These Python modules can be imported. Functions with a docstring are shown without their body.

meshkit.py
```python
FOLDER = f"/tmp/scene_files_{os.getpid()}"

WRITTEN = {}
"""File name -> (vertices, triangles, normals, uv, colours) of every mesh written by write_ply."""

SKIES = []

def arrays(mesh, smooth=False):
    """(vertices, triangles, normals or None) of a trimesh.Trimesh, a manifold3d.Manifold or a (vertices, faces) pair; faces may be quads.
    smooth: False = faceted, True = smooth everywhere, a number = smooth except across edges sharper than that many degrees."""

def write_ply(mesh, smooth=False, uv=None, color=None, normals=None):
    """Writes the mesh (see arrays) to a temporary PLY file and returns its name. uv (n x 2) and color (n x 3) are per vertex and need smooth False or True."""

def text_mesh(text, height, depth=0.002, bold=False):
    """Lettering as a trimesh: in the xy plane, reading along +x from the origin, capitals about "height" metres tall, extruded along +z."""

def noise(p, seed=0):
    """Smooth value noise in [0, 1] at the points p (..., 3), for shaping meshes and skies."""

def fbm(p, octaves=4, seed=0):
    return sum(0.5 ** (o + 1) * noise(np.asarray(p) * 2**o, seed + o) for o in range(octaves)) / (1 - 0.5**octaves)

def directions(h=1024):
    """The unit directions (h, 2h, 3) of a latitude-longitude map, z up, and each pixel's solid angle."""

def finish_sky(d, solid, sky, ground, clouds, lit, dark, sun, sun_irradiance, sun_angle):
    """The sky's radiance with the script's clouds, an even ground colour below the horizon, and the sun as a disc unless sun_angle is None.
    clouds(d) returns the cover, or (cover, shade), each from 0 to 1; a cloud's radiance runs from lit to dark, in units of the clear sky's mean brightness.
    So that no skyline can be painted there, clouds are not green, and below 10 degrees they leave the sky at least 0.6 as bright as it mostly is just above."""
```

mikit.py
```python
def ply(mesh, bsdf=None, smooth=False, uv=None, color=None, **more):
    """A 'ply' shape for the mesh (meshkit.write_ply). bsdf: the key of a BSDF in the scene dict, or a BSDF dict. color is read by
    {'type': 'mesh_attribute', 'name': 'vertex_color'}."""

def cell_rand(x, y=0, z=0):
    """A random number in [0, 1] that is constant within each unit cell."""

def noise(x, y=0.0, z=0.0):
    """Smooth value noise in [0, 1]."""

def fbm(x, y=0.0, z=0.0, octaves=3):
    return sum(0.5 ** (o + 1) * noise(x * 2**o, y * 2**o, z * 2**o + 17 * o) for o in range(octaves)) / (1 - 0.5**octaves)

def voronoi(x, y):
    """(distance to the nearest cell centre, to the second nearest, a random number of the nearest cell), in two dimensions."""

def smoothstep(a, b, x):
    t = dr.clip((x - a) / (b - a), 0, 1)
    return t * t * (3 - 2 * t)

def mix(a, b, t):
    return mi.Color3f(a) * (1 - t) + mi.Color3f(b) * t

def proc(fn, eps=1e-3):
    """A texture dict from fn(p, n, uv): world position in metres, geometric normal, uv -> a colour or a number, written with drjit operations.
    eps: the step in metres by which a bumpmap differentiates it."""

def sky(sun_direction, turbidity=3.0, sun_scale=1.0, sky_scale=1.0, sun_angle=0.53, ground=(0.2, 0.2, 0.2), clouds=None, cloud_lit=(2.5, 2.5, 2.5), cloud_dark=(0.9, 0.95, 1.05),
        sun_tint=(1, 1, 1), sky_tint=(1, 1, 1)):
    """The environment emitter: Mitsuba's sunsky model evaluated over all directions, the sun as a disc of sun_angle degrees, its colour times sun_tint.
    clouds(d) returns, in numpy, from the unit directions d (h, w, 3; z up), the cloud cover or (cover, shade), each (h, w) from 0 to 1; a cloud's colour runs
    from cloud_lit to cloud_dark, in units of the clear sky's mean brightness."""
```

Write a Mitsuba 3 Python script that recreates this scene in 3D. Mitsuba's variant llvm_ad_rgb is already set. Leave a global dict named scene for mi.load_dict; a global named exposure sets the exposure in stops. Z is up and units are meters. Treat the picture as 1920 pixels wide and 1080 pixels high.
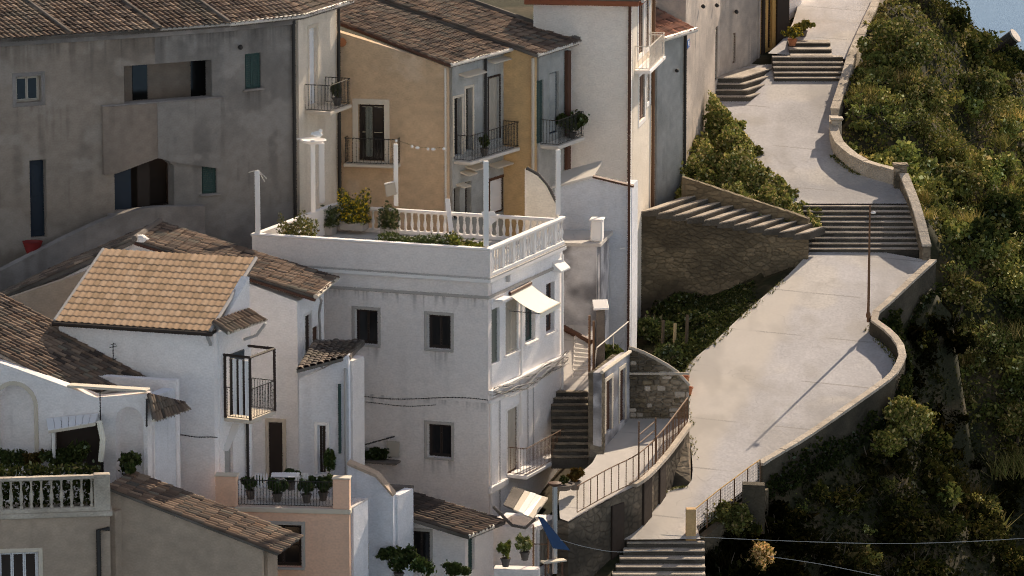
import math, random
import numpy as np
import mitsuba as mi
import drjit as dr
import mikit, meshkit
from mikit import proc, fbm, noise, voronoi, cell_rand, smoothstep, mix
from scipy.interpolate import RBFInterpolator
import manifold3d as m3
random.seed(7)
RS = np.random.RandomState(11)
T = mi.ScalarTransform4f
A = np.array
scene, labels = {}, {}

# ------------------------------------------------------------------ camera, light, exposure
F, PITCH, DIST = 8400.0, math.radians(11.0), 150.0          # a long lens looking down on the village from the next hillside
CP, SP = math.cos(PITCH), math.sin(PITCH)
CAM = A([0.0, -DIST * CP, DIST * SP])
FW, UPV, RT = A([0, CP, -SP]), A([0, SP, CP]), A([1.0, 0, 0])
SUN_AZ, SUN_EL = math.radians(27.0), math.radians(32.5)
SUN = A([math.sin(SUN_AZ) * math.cos(SUN_EL), math.cos(SUN_AZ) * math.cos(SUN_EL), math.sin(SUN_EL)])
scene['camera'] = {'type': 'perspective', 'fov': 2 * math.degrees(math.atan(960 / F)), 'fov_axis': 'x', 'near_clip': 1.0, 'far_clip': 60000.0,
                   'to_world': T().look_at(origin=CAM.tolist(), target=[0, 0, 0], up=[0, 0, 1])}
scene['sky_light'] = mikit.sky(SUN.tolist(), turbidity=3.0, sky_scale=0.95, sun_tint=(0.96, 0.99, 1.10), sky_tint=(1.44, 0.93, 0.655))
exposure = 2.5

# ------------------------------------------------------------------ surveying: photograph measurements (1920 x 1080) to points of the place
def ray(u, v): return FW + (u - 960) / F * RT + (540 - v) / F * UPV
def P(u, v, Y):
    r = ray(u, v); return CAM + r * ((Y - CAM[1]) / r[1])
def Pz(u, v, z):
    r = ray(u, v); return CAM + r * ((z - CAM[2]) / r[2])
def Pp(u, v, plane, up=0.0):                                  # plane: (a, bx, by), z = a + bx x + by y
    a, bx, by = plane; r = ray(u, v)
    return CAM + r * ((a + up + bx * CAM[0] + by * CAM[1] - CAM[2]) / (r[2] - bx * r[0] - by * r[1]))
def proj(p):
    d = A(p) - CAM; w = d @ FW
    return 960 + F * (d @ RT) / w, 540 - F * (d @ UPV) / w
def along(p0, ang, u):                                        # from p0 along the level direction ang (degrees from +x towards +y) to picture column u
    e = A([math.cos(math.radians(ang)), math.sin(math.radians(ang)), 0])
    k = (u - 960) / F; g = RT - k * FW
    return p0 + e * (-((p0 - CAM) @ g) / (e @ g))
def plane3(p, q, r):
    M = A([[1, a[0], a[1]] for a in (p, q, r)]); return np.linalg.solve(M, A([p[2], q[2], r[2]]))

# ------------------------------------------------------------------ meshes as (vertices, triangles[, colours])
def cat(*parts):
    V, Fc, n = [], [], 0
    for p in parts:
        if p is None: continue
        V.append(p[0]); Fc.append(p[1] + n); n += len(p[0])
    return np.vstack(V), np.vstack(Fc)
BOXF = A([[0, 2, 1], [0, 3, 2], [4, 5, 6], [4, 6, 7], [0, 1, 5], [0, 5, 4], [1, 2, 6], [1, 6, 5], [2, 3, 7], [2, 7, 6], [3, 0, 4], [3, 4, 7]])
def hexa(pts):                                               # 4 lower corners, 4 upper corners, outward for counter-clockwise lower ring seen from above
    V = A(pts, float); f = BOXF
    c = V.mean(0); t = V[f[4]]
    if np.dot(np.cross(t[1] - t[0], t[2] - t[0]), t.mean(0) - c) < 0: f = f[:, ::-1]
    return V, f
def obox(p, a, b, c): # corner and three edge vectors
    p, a, b, c = (A(x, float) for x in (p, a, b, c))
    return hexa([p, p + a, p + a + b, p + b, p + c, p + a + c, p + a + b + c, p + b + c])
def cbox(p, a, b, c, ch=0.012):                              # the same with chamfered edges
    p, a, b, c = (A(x, float) for x in (p, a, b, c))
    L = [np.linalg.norm(x) for x in (a, b, c)]; E = [x / l for x, l in zip((a, b, c), L)]
    pts = []
    for sx in (0, 1):
        for sy in (0, 1):
            for sz in (0, 1):
                s = (sx, sy, sz)
                for k in range(3):
                    q = p.copy()
                    for m in range(3):
                        o = 0 if m == k else min(ch, 0.45 * L[m])
                        q = q + E[m] * (L[m] - o if s[m] else o)
                    pts.append(q)
    return hullm(pts)
def hullm(pts):
    m = m3.Manifold.hull_points(np.ascontiguousarray(pts, dtype=np.float64)).to_mesh()
    return A(m.vert_properties[:, :3], float), A(m.tri_verts, int)
def tube(pts, r, sides=6, cap=True):
    p = A(pts, float); n = len(p); r = np.broadcast_to(r, (n,))
    t = np.gradient(p, axis=0); t /= np.linalg.norm(t, axis=1, keepdims=True) + 1e-12
    ref = A([0, 0, 1.0]) if abs(t[:, 2]).mean() < .8 else A([1.0, 0, 0])
    a = np.cross(t, ref); a /= np.linalg.norm(a, axis=1, keepdims=True) + 1e-12
    b = np.cross(t, a); g = np.arange(sides) * 2 * np.pi / sides
    V = p[:, None] + r[:, None, None] * (np.cos(g)[None, :, None] * a[:, None] + np.sin(g)[None, :, None] * b[:, None])
    V = V.reshape(-1, 3); q = []
    for i in range(n - 1):
        for j in range(sides):
            k = (j + 1) % sides
            q += [[i * sides + j, i * sides + k, (i + 1) * sides + k], [i * sides + j, (i + 1) * sides + k, (i + 1) * sides + j]]
    if cap:
        for j in range(1, sides - 1):
            q += [[0, j + 1, j], [(n - 1) * sides, (n - 1) * sides + j, (n - 1) * sides + j + 1]]
    return V, A(q)[:, ::-1]
def lathe(c, prof, sides=10):                                # prof: (radius, height) from the bottom
    c = A(c, float); g = np.arange(sides) * 2 * np.pi / sides
    V = A([[c[0] + r * math.cos(a), c[1] + r * math.sin(a), c[2] + h] for r, h in prof for a in g]); q = []
    for i in range(len(prof) - 1):
        for j in range(sides):
            k = (j + 1) % sides
            q += [[i * sides + j, i * sides + k, (i + 1) * sides + k], [i * sides + j, (i + 1) * sides + k, (i + 1) * sides + j]]
    n = (len(prof) - 1) * sides
    for j in range(1, sides - 1): q += [[0, j + 1, j], [n, n + j, n + j + 1]]
    return V, A(q)
def ball(c, r, squash=(1, 1, 1), n=6, rough=0.0, seed=0):
    rs = np.random.RandomState(seed); prof = [(max(1e-3, math.sin(math.pi * i / n)), -math.cos(math.pi * i / n)) for i in range(n + 1)]
    V, q = lathe((0, 0, 0), prof, 2 * n)
    V = V * (1 + rough * (meshkit.noise(V * 2.3 + rs.rand(3) * 50) - .5)[:, None]) * r * A(squash) + A(c)
    return V, q
def extrude(outer, holes, t):                                # shapes in (s, z), extruded t along +third axis
    cs = m3.CrossSection([A(outer, float)], m3.FillRule.EvenOdd)
    for h in holes: cs = cs - m3.CrossSection([A(h, float)], m3.FillRule.EvenOdd)
    m = cs.extrude(t).to_mesh() if hasattr(cs, 'extrude') else m3.Manifold.extrude(cs, t).to_mesh()
    return A(m.vert_properties[:, :3], float), A(m.tri_verts, int)
def polyline(pts, n):                                        # smooth resampling (Catmull-Rom) of a polyline
    p = A(pts, float); k = len(p)
    q = np.vstack([2 * p[0] - p[1], p, 2 * p[-1] - p[-2]]); out = []
    for i in range(k - 1):
        a, b, c, d = q[i:i + 4]
        for t in np.linspace(0, 1, n, endpoint=False):
            out.append(.5 * (2 * b + (c - a) * t + (2 * a - 5 * b + 4 * c - d) * t * t + (3 * b - a - 3 * c + d) * t ** 3))
    return A(out + [p[-1]])
def ribbon(L, R, cross=1):                                   # a sheet between two polylines of equal length, facing up when L is left of R
    L, R = A(L), A(R); n = len(L); w = np.linspace(0, 1, cross + 1)
    V = (L[:, None] * (1 - w)[None, :, None] + R[:, None] * w[None, :, None]).reshape(-1, 3); q, m = [], cross + 1
    for i in range(n - 1):
        for j in range(cross):
            a = i * m + j; q += [[a, a + 1, a + m + 1], [a, a + m + 1, a + m]]
    return V, A(q)
def strip(base, top0, top1):                                 # wall along a polyline: base z per vertex, inner and outer plan lines (top z given)
    n = len(base); V, q = [], []
    for i in range(n):
        (a, b) = (A(top0[i]), A(top1[i])); V += [[a[0], a[1], base[i]], a, b, [b[0], b[1], base[i]]]
    for i in range(n - 1):
        for k in range(4):
            a, b = 4 * i + k, 4 * i + (k + 1) % 4; q += [[a, b, b + 4], [a, b + 4, a + 4]]
    e = 4 * (n - 1); q += [[0, 2, 1], [0, 3, 2], [e, e + 1, e + 2], [e, e + 2, e + 3]]
    V, q = A(V, float), A(q)
    vol = np.einsum('ij,ij->i', V[q[:, 0]] - V.mean(0), np.cross(V[q[:, 1]] - V.mean(0), V[q[:, 2]] - V.mean(0))).sum()
    return V, (q if vol > 0 else q[:, ::-1])
def offset(line, d):                                         # plan offset of a polyline to its right by d
    p = A(line, float); t = np.gradient(p[:, :2], axis=0); t /= np.linalg.norm(t, axis=1, keepdims=True) + 1e-9
    o = p.copy(); o[:, 0] += t[:, 1] * d; o[:, 1] -= t[:, 0] * d; return o
def jig(m, amp, freq=1.0, seed=0):                           # rough a mesh's vertices a little
    V = m[0]; k = [meshkit.noise(V * freq + 31 * (i + 1) + seed) - .5 for i in range(3)]
    return V + 2 * amp * np.stack(k, -1), m[1]

# ------------------------------------------------------------------ entries of the scene
_used = {}
def numbered(k):
    n = _used.get(k, -1) + 1; _used[k] = n
    return k if n == 0 else f'{k}_{n:03d}'
def obj(name, mesh, mat, parent=None, smooth=False, color=None, **more):
    k = numbered(parent + '__' + name if parent else name)
    scene[k] = mikit.ply(mesh, mat, smooth=smooth, color=color, **more); return k
def put(name, shape, parent, to_world=None):                 # another copy of a shape dict
    k = numbered(parent + '__' + name if parent else name)
    scene[k] = {**shape, **({'to_world': to_world} if to_world is not None else {})}; return k
def thing(name, label, cat, group=None):
    k = numbered(name); labels[k] = {'label': label, 'category': cat}
    if group: labels[k]['group'] = group
    return k
def tag(k, label=None, cat=None, group=None, kind=None):
    d = labels.setdefault(k, {})
    for a, b in (('label', label), ('category', cat), ('group', group), ('kind', kind)):
        if b: d[a] = b
    return k

# ------------------------------------------------------------------ materials
def diffuse(tex, rough=0.9, spec=0.2): return {'type': 'principled', 'base_color': tex, 'roughness': rough, 'specular': spec}
def rgb(*c): return {'type': 'rgb', 'value': list(c)}
def plain(key, c, rough=0.7, metallic=0.0, spec=0.4):
    scene[key] = {'type': 'twosided', 'bsdf': {'type': 'principled', 'base_color': rgb(*c), 'roughness': rough, 'metallic': metallic, 'specular': spec}}
def stucco(key, base, stain, amount=.6, scale=.45, streak=.35, grain=.10, bump=.012, seed=0.0, patch=None, pth=.62, mott=.10):
    base, stain = mi.ScalarColor3f(*base), mi.ScalarColor3f(*stain)
    def col(p, n, uv):
        x, y, z = p.x + seed, p.y + seed * 1.7, p.z
        big = fbm(x * scale, y * scale, z * scale, 3)
        run = noise(x * 2.6, y * 2.6, z * .28)
        fine = noise(x * 23, y * 23, z * 23)
        c = mix(base, stain, amount * smoothstep(.38, .72, big))
        c = mix(c, stain, streak * smoothstep(.55, .9, run))
        run2 = noise(x * 8.5, y * 8.5, z * .40) * noise(x * 1.3 + 5, y * 1.3, z * .8)
        c = mix(c, stain * .82, .55 * streak * smoothstep(.34, .62, run2))
        if patch is not None:
            c = mix(c, mi.ScalarColor3f(*patch), .7 * smoothstep(pth - .04, pth + .10, fbm(x * .9 + 7, y * .9, z * .9 + 3, 4)))
        return c * (1 - grain + 2 * grain * fine) * (1 - mott + 2 * mott * noise(x * 4.5, y * 4.5, z * 4.5))
    def height(p, n, uv): return fbm((p.x + seed) * 3.1, p.y * 3.1, p.z * 3.1, 3) + .35 * noise(p.x * 19, p.y * 19, p.z * 19)
    scene[key] = {'type': 'twosided', 'bsdf': {'type': 'bumpmap', 'scale': bump, 'arbitrary': proc(height, 4e-3), 'bsdf': diffuse(proc(col))}}
def by_vertex(key, rough=.9, spec=.15, grain=.25, freq=14):
    scene[key] = {'type': 'twosided', 'bsdf': {'type': 'principled', 'base_color': {'type': 'mesh_attribute', 'name': 'vertex_color'}, 'roughness': rough, 'specular': spec}}
stucco('grey_stucco', (.30, .25, .208), (.165, .14, .118), .7, .30, .5, seed=3, patch=(.34, .295, .255), pth=.57)
stucco('grey_stucco_pale', (.28, .255, .24), (.16, .145, .135), .8, .5, .5, seed=13, patch=(.20, .18, .165), pth=.58)
stucco('cool_grey_stucco', (.25, .23, .212), (.14, .13, .122), .7, .4, .6, seed=51, patch=(.29, .27, .252), pth=.56)
stucco('brown_stucco', (.265, .215, .178), (.175, .145, .12), .7, .5, .5, seed=53)
stucco('lavender_stucco', (.80, .755, .74), (.64, .60, .585), .4, .5, .5, mott=.04, seed=55)
stucco('cream_stucco', (.72, .65, .55), (.54, .47, .38), .33, .5, .4, mott=.035, seed=5)
stucco('orange_stucco', (.56, .40, .255), (.45, .33, .215), .6, .5, .5, seed=8, patch=(.60, .46, .33), pth=.63)
stucco('ochre_stucco', (.55, .37, .185), (.45, .31, .17), .6, .6, .3, seed=9)
stucco('greyblue_stucco', (.40, .40, .385), (.24, .25, .24), .7, .6, .6, seed=21)
stucco('tall_stucco', (.82, .75, .675), (.75, .68, .61), .33, .35, .2, mott=.035, seed=17)
stucco('white_stucco', (.76, .70, .665), (.62, .57, .54), .33, .35, .3, mott=.035, seed=1)
stucco('white_paint', (.85, .825, .82), (.76, .735, .73), .33, .5, .3, mott=.035, seed=2)
stucco('blue_white', (.70, .705, .74), (.54, .55, .58), .33, .5, .4, mott=.035, seed=4)
stucco('peach_stucco', (.76, .50, .36), (.65, .43, .31), .33, .5, .3, mott=.035, seed=6)
stucco('tan_stucco', (.46, .36, .275), (.34, .27, .21), .7, .5, .5, seed=12)
stucco('worn_stucco', (.50, .49, .50), (.16, .155, .165), 1.0, .9, 1.0, seed=15, patch=(.60, .60, .63), pth=.60)
def drips(key, base, o, e, levels):
    """rain streaks below ledges: levels = (height of the ledge, from s, to s, length) on the wall through o along e"""
    inner = scene[base]['bsdf']['bsdf']['base_color']; fn = mikit._FUNCTIONS[inner['fn']]; bump = scene[base]['bsdf']
    o, e, levels = [float(v) for v in o], [float(v) for v in e], [tuple(float(v) for v in q) for q in levels]
    def col(p, n, uv):
        c = fn(p, n, uv); a = (p.x - o[0]) * e[0] + (p.y - o[1]) * e[1]; m = mi.Float(0)
        for z, s0, s1, L in levels:
            b = z - p.z; k = smoothstep(.0, .03, b) * (1 - smoothstep(.0, 1.0, b / (L * (.15 + noise(a * 4.3, z * 7.))))) * smoothstep(.36, .85, .6 * noise(a * 6.5, z * 3., p.z * .3) + .5 * noise(a * 17., z * 5., p.z * .5))
            m = dr.maximum(m, k * smoothstep(s0 - .06, s0 + .04, a) * (1 - smoothstep(s1 - .04, s1 + .06, a)))
        return mi.Color3f(c) * (1 - .40 * m)
    scene[key] = {'type': 'twosided', 'bsdf': {**bump, 'bsdf': diffuse(proc(col))}}
def rubble(key, stone, joint, dark, su=3.0, sv=5.2, bump=.05, seed=0.0):
    stone, joint, dark = (mi.ScalarColor3f(*c) for c in (stone, joint, dark))
    def cells(p):
        a, h = p.x * .82 + p.y * .57 + seed, p.z
        return voronoi(a * su + .6 * noise(a * 3, h * 3), h * sv + .6 * noise(a * 3 + 9, h * 3 + 4))
    def col(p, n, uv):
        f, g, w = cells(p)
        c = mix(stone * .75, stone * 1.2, w) * (.8 + .4 * noise(p.x * 15, p.y * 15, p.z * 15))
        c = mix(c, joint, .5 * (1 - smoothstep(.02, .16, g - f)))
        return mix(c, dark, .85 * smoothstep(.44, .66, fbm(p.x * .5 + seed, p.y * .5, p.z * .6, 4)))
    def height(p, n, uv):
        f, g, w = cells(p); return smoothstep(.0, .22, g - f) * (.6 + .4 * w) + .25 * noise(p.x * 14, p.y * 14, p.z * 14)
    scene[key] = {'type': 'twosided', 'bsdf': {'type': 'bumpmap', 'scale': bump, 'arbitrary': proc(height, 4e-3), 'bsdf': diffuse(proc(col))}}
rubble('stone_wall', (.27, .22, .16), (.16, .14, .115), (.09, .078, .06), seed=2.0)
rubble('retaining_wall', (.20, .16, .105), (.12, .10, .07), (.08, .066, .046), 3.4, 5.6, .05, seed=7.0)
stucco('parapet_stone', (.50, .44, .365), (.36, .31, .25), .8, .9, .3, grain=.18, bump=.02, seed=29)
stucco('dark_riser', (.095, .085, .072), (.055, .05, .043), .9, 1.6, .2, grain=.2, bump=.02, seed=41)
stucco('long_stucco', (.50, .43, .37), (.30, .265, .24), .9, .5, .9, seed=43, patch=(.40, .35, .31), pth=.56)
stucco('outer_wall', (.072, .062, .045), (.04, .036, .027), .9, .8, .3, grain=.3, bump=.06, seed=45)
VERGE = (-1e3, 0.0)
def paving(p, n, uv):
    x, y = p.x, p.y
    big = fbm(x * .22 + 5, y * .22, 0., 4); mid = fbm(x * 1.1, y * 1.1 + 9, 0., 3)
    c = mix((.435, .425, .435), (.355, .347, .352), smoothstep(.40, .66, big))
    c = mix(c, (.50, .47, .43), .6 * smoothstep(.56, .72, fbm(x * .35 + 40, y * .35, 0., 3)))
    c = c * (.90 + .2 * mid) * (.90 + .2 * noise(x * 17, y * 17, 0.))
    f, g, w = voronoi(x * .32 + .25 * noise(x * 1.7, y * 1.7), y * .20 + .2 * noise(x * 2.1 + 8, y * 2.1))
    c = mix(c, (.50, .465, .42), .75 * (1 - smoothstep(-.35, .35, x - VERGE[0] - VERGE[1] * y + 9 * smoothstep(20.5, 23.5, y) + .5 * noise(x * .7, y * .7) - .25)))
    crack = 1 - smoothstep(.0, .018, g - f)
    strip = (1 - smoothstep(.0, .02, dr.abs(x * .06 + y * .25 - dr.floor(x * .06 + y * .25) - .5))) * smoothstep(.35, .6, noise(x * .8, y * .8))
    c = mix(c, (.20, .18, .16), .22 * crack * smoothstep(.35, .6, noise(x * .9 + 3, y * .9)))
    c = mix(c, (.25, .235, .22), .7 * strip)
    c = mix(c, (.30, .285, .27), .45 * smoothstep(.55, .75, fbm(x * .55 + 11, y * .16, 0., 4)))
    return mix(c, (.33, .31, .285), .5 * smoothstep(.5, .8, fbm(x * .9 + 60, y * .5, 0., 4)))
def paving_h(p, n, uv): return fbm(p.x * 4, p.y * 4, p.z * 4, 3)
scene['concrete'] = {'type': 'twosided', 'bsdf': {'type': 'bumpmap', 'scale': .012, 'arbitrary': proc(paving_h, 4e-3), 'bsdf': diffuse(proc(paving))}}
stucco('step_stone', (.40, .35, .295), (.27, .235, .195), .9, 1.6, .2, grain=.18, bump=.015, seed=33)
stucco('dark_render', (.15, .13, .115), (.08, .07, .06), .9, .8, .5, seed=35)
def earth(p, n, uv):
    g = fbm(p.x * .7, p.y * .7, p.z * .7, 4)
    return mix((.022, .024, .011), (.07, .055, .032), smoothstep(.42, .7, g)) * (.7 + .6 * noise(p.x * 9, p.y * 9, p.z * 9))
scene['earth'] = {'type': 'twosided', 'bsdf': diffuse(proc(earth))}
def sea(p, n, uv): return mix((.115, .205, .33), (.14, .235, .36), fbm(p.x * .004, p.y * .012, 0., 3))
scene['sea_water'] = {'type': 'twosided', 'bsdf': {'type': 'principled', 'base_color': proc(sea), 'roughness': .9, 'specular': .1}}
by_vertex('painted_by_piece')
by_vertex('tile_clay', .92, .12)
scene['leaf'] = {'type': 'principledthin', 'base_color': {'type': 'mesh_attribute', 'name': 'vertex_color'}, 'roughness': .62, 'diff_trans': .35, 'spec_trans': 0.0}
plain('iron', (.025, .022, .02), .55)
plain('rust_iron', (.16, .085, .045), .75)
plain('pale_metal', (.62, .58, .52), .45)
plain('zinc', (.42, .41, .40), .4, .4)
plain('dark_glass', (.008, .009, .010), .12, 0, .5)
plain('blue_door', (.018, .030, .048), .6)
plain('green_paint', (.022, .055, .050), .6)
plain('grey_green_paint', (.16, .17, .145), .65)
plain('brown_wood', (.085, .038, .022), .65)
plain('dark_wood', (.030, .020, .015), .7)
plain('white_wood', (.74, .74, .76), .55)
plain('beige_wood', (.42, .38, .32), .7)
plain('grey_trim', (.40, .37, .335), .85)
plain('cream_trim', (.60, .53, .43), .85)
plain('white_trim', (.78, .75, .72), .8)
plain('clay_pot', (.42, .17, .085), .8)
plain('terracotta', (.40, .15, .06), .85)
plain('cable', (.02, .02, .02), .6)
plain('cable_grey', (.36, .35, .34), .6)
plain('awning_cloth', (.84, .79, .67), .85)
plain('cloth_white', (.80, .79, .78), .9)
plain('cloth_blue', (.035, .075, .17), .9)
plain('sign_blue', (.03, .11, .34), .5)
plain('yellow_flower', (.72, .55, .04), .8)
plain('red_plastic', (.20, .02, .018), .5)
plain('bark', (.10, .075, .05), .9)
plain('straw', (.45, .34, .19), .9)
plain('ochre_paint', (.55, .33, .11), .8)
plain('red_brown_paint', (.26, .085, .04), .8)

def coloured(m, c): return np.repeat(A(c, float)[None], len(m[0]), 0)
# ------------------------------------------------------------------ foliage: many small leaf faces through a volume
GREENS = A([[.060, .082, .026], [.085, .105, .034], [.125, .132, .044], [.042, .062, .024], [.160, .152, .062], [.070, .088, .036]])
def leaves(pts, size, seed=0, tint=(1, 1, 1), tri=False, droop=0.0, dry=0.0, pale=.035):
    rs = np.random.RandomState(seed); n = len(pts)
    a = rs.normal(size=(n, 3)); a /= np.linalg.norm(a, axis=1, keepdims=True)
    b = rs.normal(size=(n, 3)); b -= a * (a * b).sum(1, keepdims=True); b /= np.linalg.norm(b, axis=1, keepdims=True)
    s = size * (.55 + .9 * rs.rand(n, 1)); a = a * s * (1.0); b = b * s * .45
    a[:, 2] -= droop * s[:, 0]
    if tri: V = np.stack([pts - b, pts + b, pts + a * 1.3], 1); q = np.arange(n * 3).reshape(-1, 3)
    else:
        V = np.stack([pts - a * .6, pts + b, pts + a * .7, pts - b], 1); i = np.arange(n)[:, None] * 4
        q = np.vstack([i + [0, 1, 2], i + [0, 2, 3]])
    k = V.shape[1]
    g = meshkit.noise(pts * .55 + seed)[:, None] * .9; g2 = meshkit.noise(pts * 1.9 + seed + 9)[:, None]
    c = GREENS[rs.randint(0, len(GREENS), n)] * (.65 + .75 * rs.rand(n, 1)) * (.75 + .5 * g2)
    c = c * (1 - .45 * g) + A([.135, .132, .055]) * (.45 * g)
    w_ = rs.rand(n) < pale; c[w_] = A([.34, .37, .27]) * (.7 + .5 * rs.rand(w_.sum(), 1))  # scattered pale leaves paint in the white glints of glossy foliage
    if dry: 
        d = rs.rand(n) < dry; c[d] = A([.30, .26, .15]) * (.6 + .7 * rs.rand(d.sum(), 1))
    return (V.reshape(-1, 3), q), np.repeat(np.clip(c * A(tint), 0, 1), k, 0)
def blades(pts, h, seed=0, tint=(1, 1, 1)):
    rs = np.random.RandomState(seed); n = len(pts); a = rs.normal(0, .45, (n, 3)); a[:, 2] = 1; a *= h * (.4 + .9 * rs.rand(n, 1))
    b = rs.normal(size=(n, 3)); b[:, 2] = 0; b /= np.linalg.norm(b, axis=1, keepdims=True); b *= .014 + .012 * rs.rand(n, 1)
    V = np.stack([pts - b, pts + b, pts + a], 1); c = np.where(rs.rand(n, 1) < .35, A([.30, .25, .13]), A([.13, .135, .05])) * (.6 + .8 * rs.rand(n, 1)) * A(tint)
    return (V.reshape(-1, 3), np.arange(n * 3).reshape(-1, 3)), np.repeat(np.clip(c, 0, 1), 3, 0)
def merge_leaves(items):
    ms = [i[0] for i in items]; return cat(*ms), np.vstack([i[1] for i in items])
def shrub_points(c, r, n, rs, squash=(1, 1, .85), shell=.35, lobes=11):
    c = A(c, float); L = rs.normal(size=(lobes, 3)); L /= np.linalg.norm(L, axis=1, keepdims=True); L[:, 2] = np.abs(L[:, 2]) * .9 - .15
    cen = np.vstack([[0, 0, 0], L * (.45 + .4 * rs.rand(lobes, 1))]); rad = np.r_[.5, .16 + .26 * rs.rand(lobes)]
    k = rs.choice(len(cen), n, p=rad ** 2 / (rad ** 2).sum())
    d = rs.normal(size=(n, 3)); d /= np.linalg.norm(d, axis=1, keepdims=True)
    p = cen[k] + d * (rad[k] * (shell + (1 - shell) * rs.rand(n) ** .6))[:, None]
    w = rs.rand(n) < .06; p[w] += d[w] * (.22 * rs.rand(w.sum()))[:, None]
    p += .10 * (np.stack([meshkit.noise(p * 3.1 + 9 * i) for i in range(3)], -1) - .5)
    return c + r * A(squash) * p

# ------------------------------------------------------------------ terrain, roads, steps, parapets
p0 = P(1250, 1000, -0.5); p1 = P(1615, 475, 23.0)
slope = (p1[2] - p0[2]) / (p1[1] - p0[1])
RAMP = (p0[2] - slope * p0[1], 0.0, slope)
v0_, v1_ = Pp(1530, 500, RAMP), Pp(1395, 760, RAMP); VERGE = (float(v0_[0] - (v1_[0] - v0_[0]) / (v1_[1] - v0_[1]) * v0_[1]), float((v1_[0] - v0_[0]) / (v1_[1] - v0_[1])))
sf = Pp(1515, 474, RAMP); STEP_N, STEP_H, STEP_T = 9, .155, .30
TOPZ = sf[2] + STEP_N * STEP_H; TOPY = sf[1] + (STEP_N - 1) * STEP_T
UPPER = (TOPZ - .24 * TOPY, 0.0, .24)
up_edge = Pp(1450, 157, UPPER)
FARZ = up_edge[2] + 6 * .15; 
FAR = (FARZ - .20 * (up_edge[1] + 3), 0.0, .20)
def on(pix, plane, up=0.0): return A([Pp(u, v, plane, up) for u, v in pix])

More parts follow.
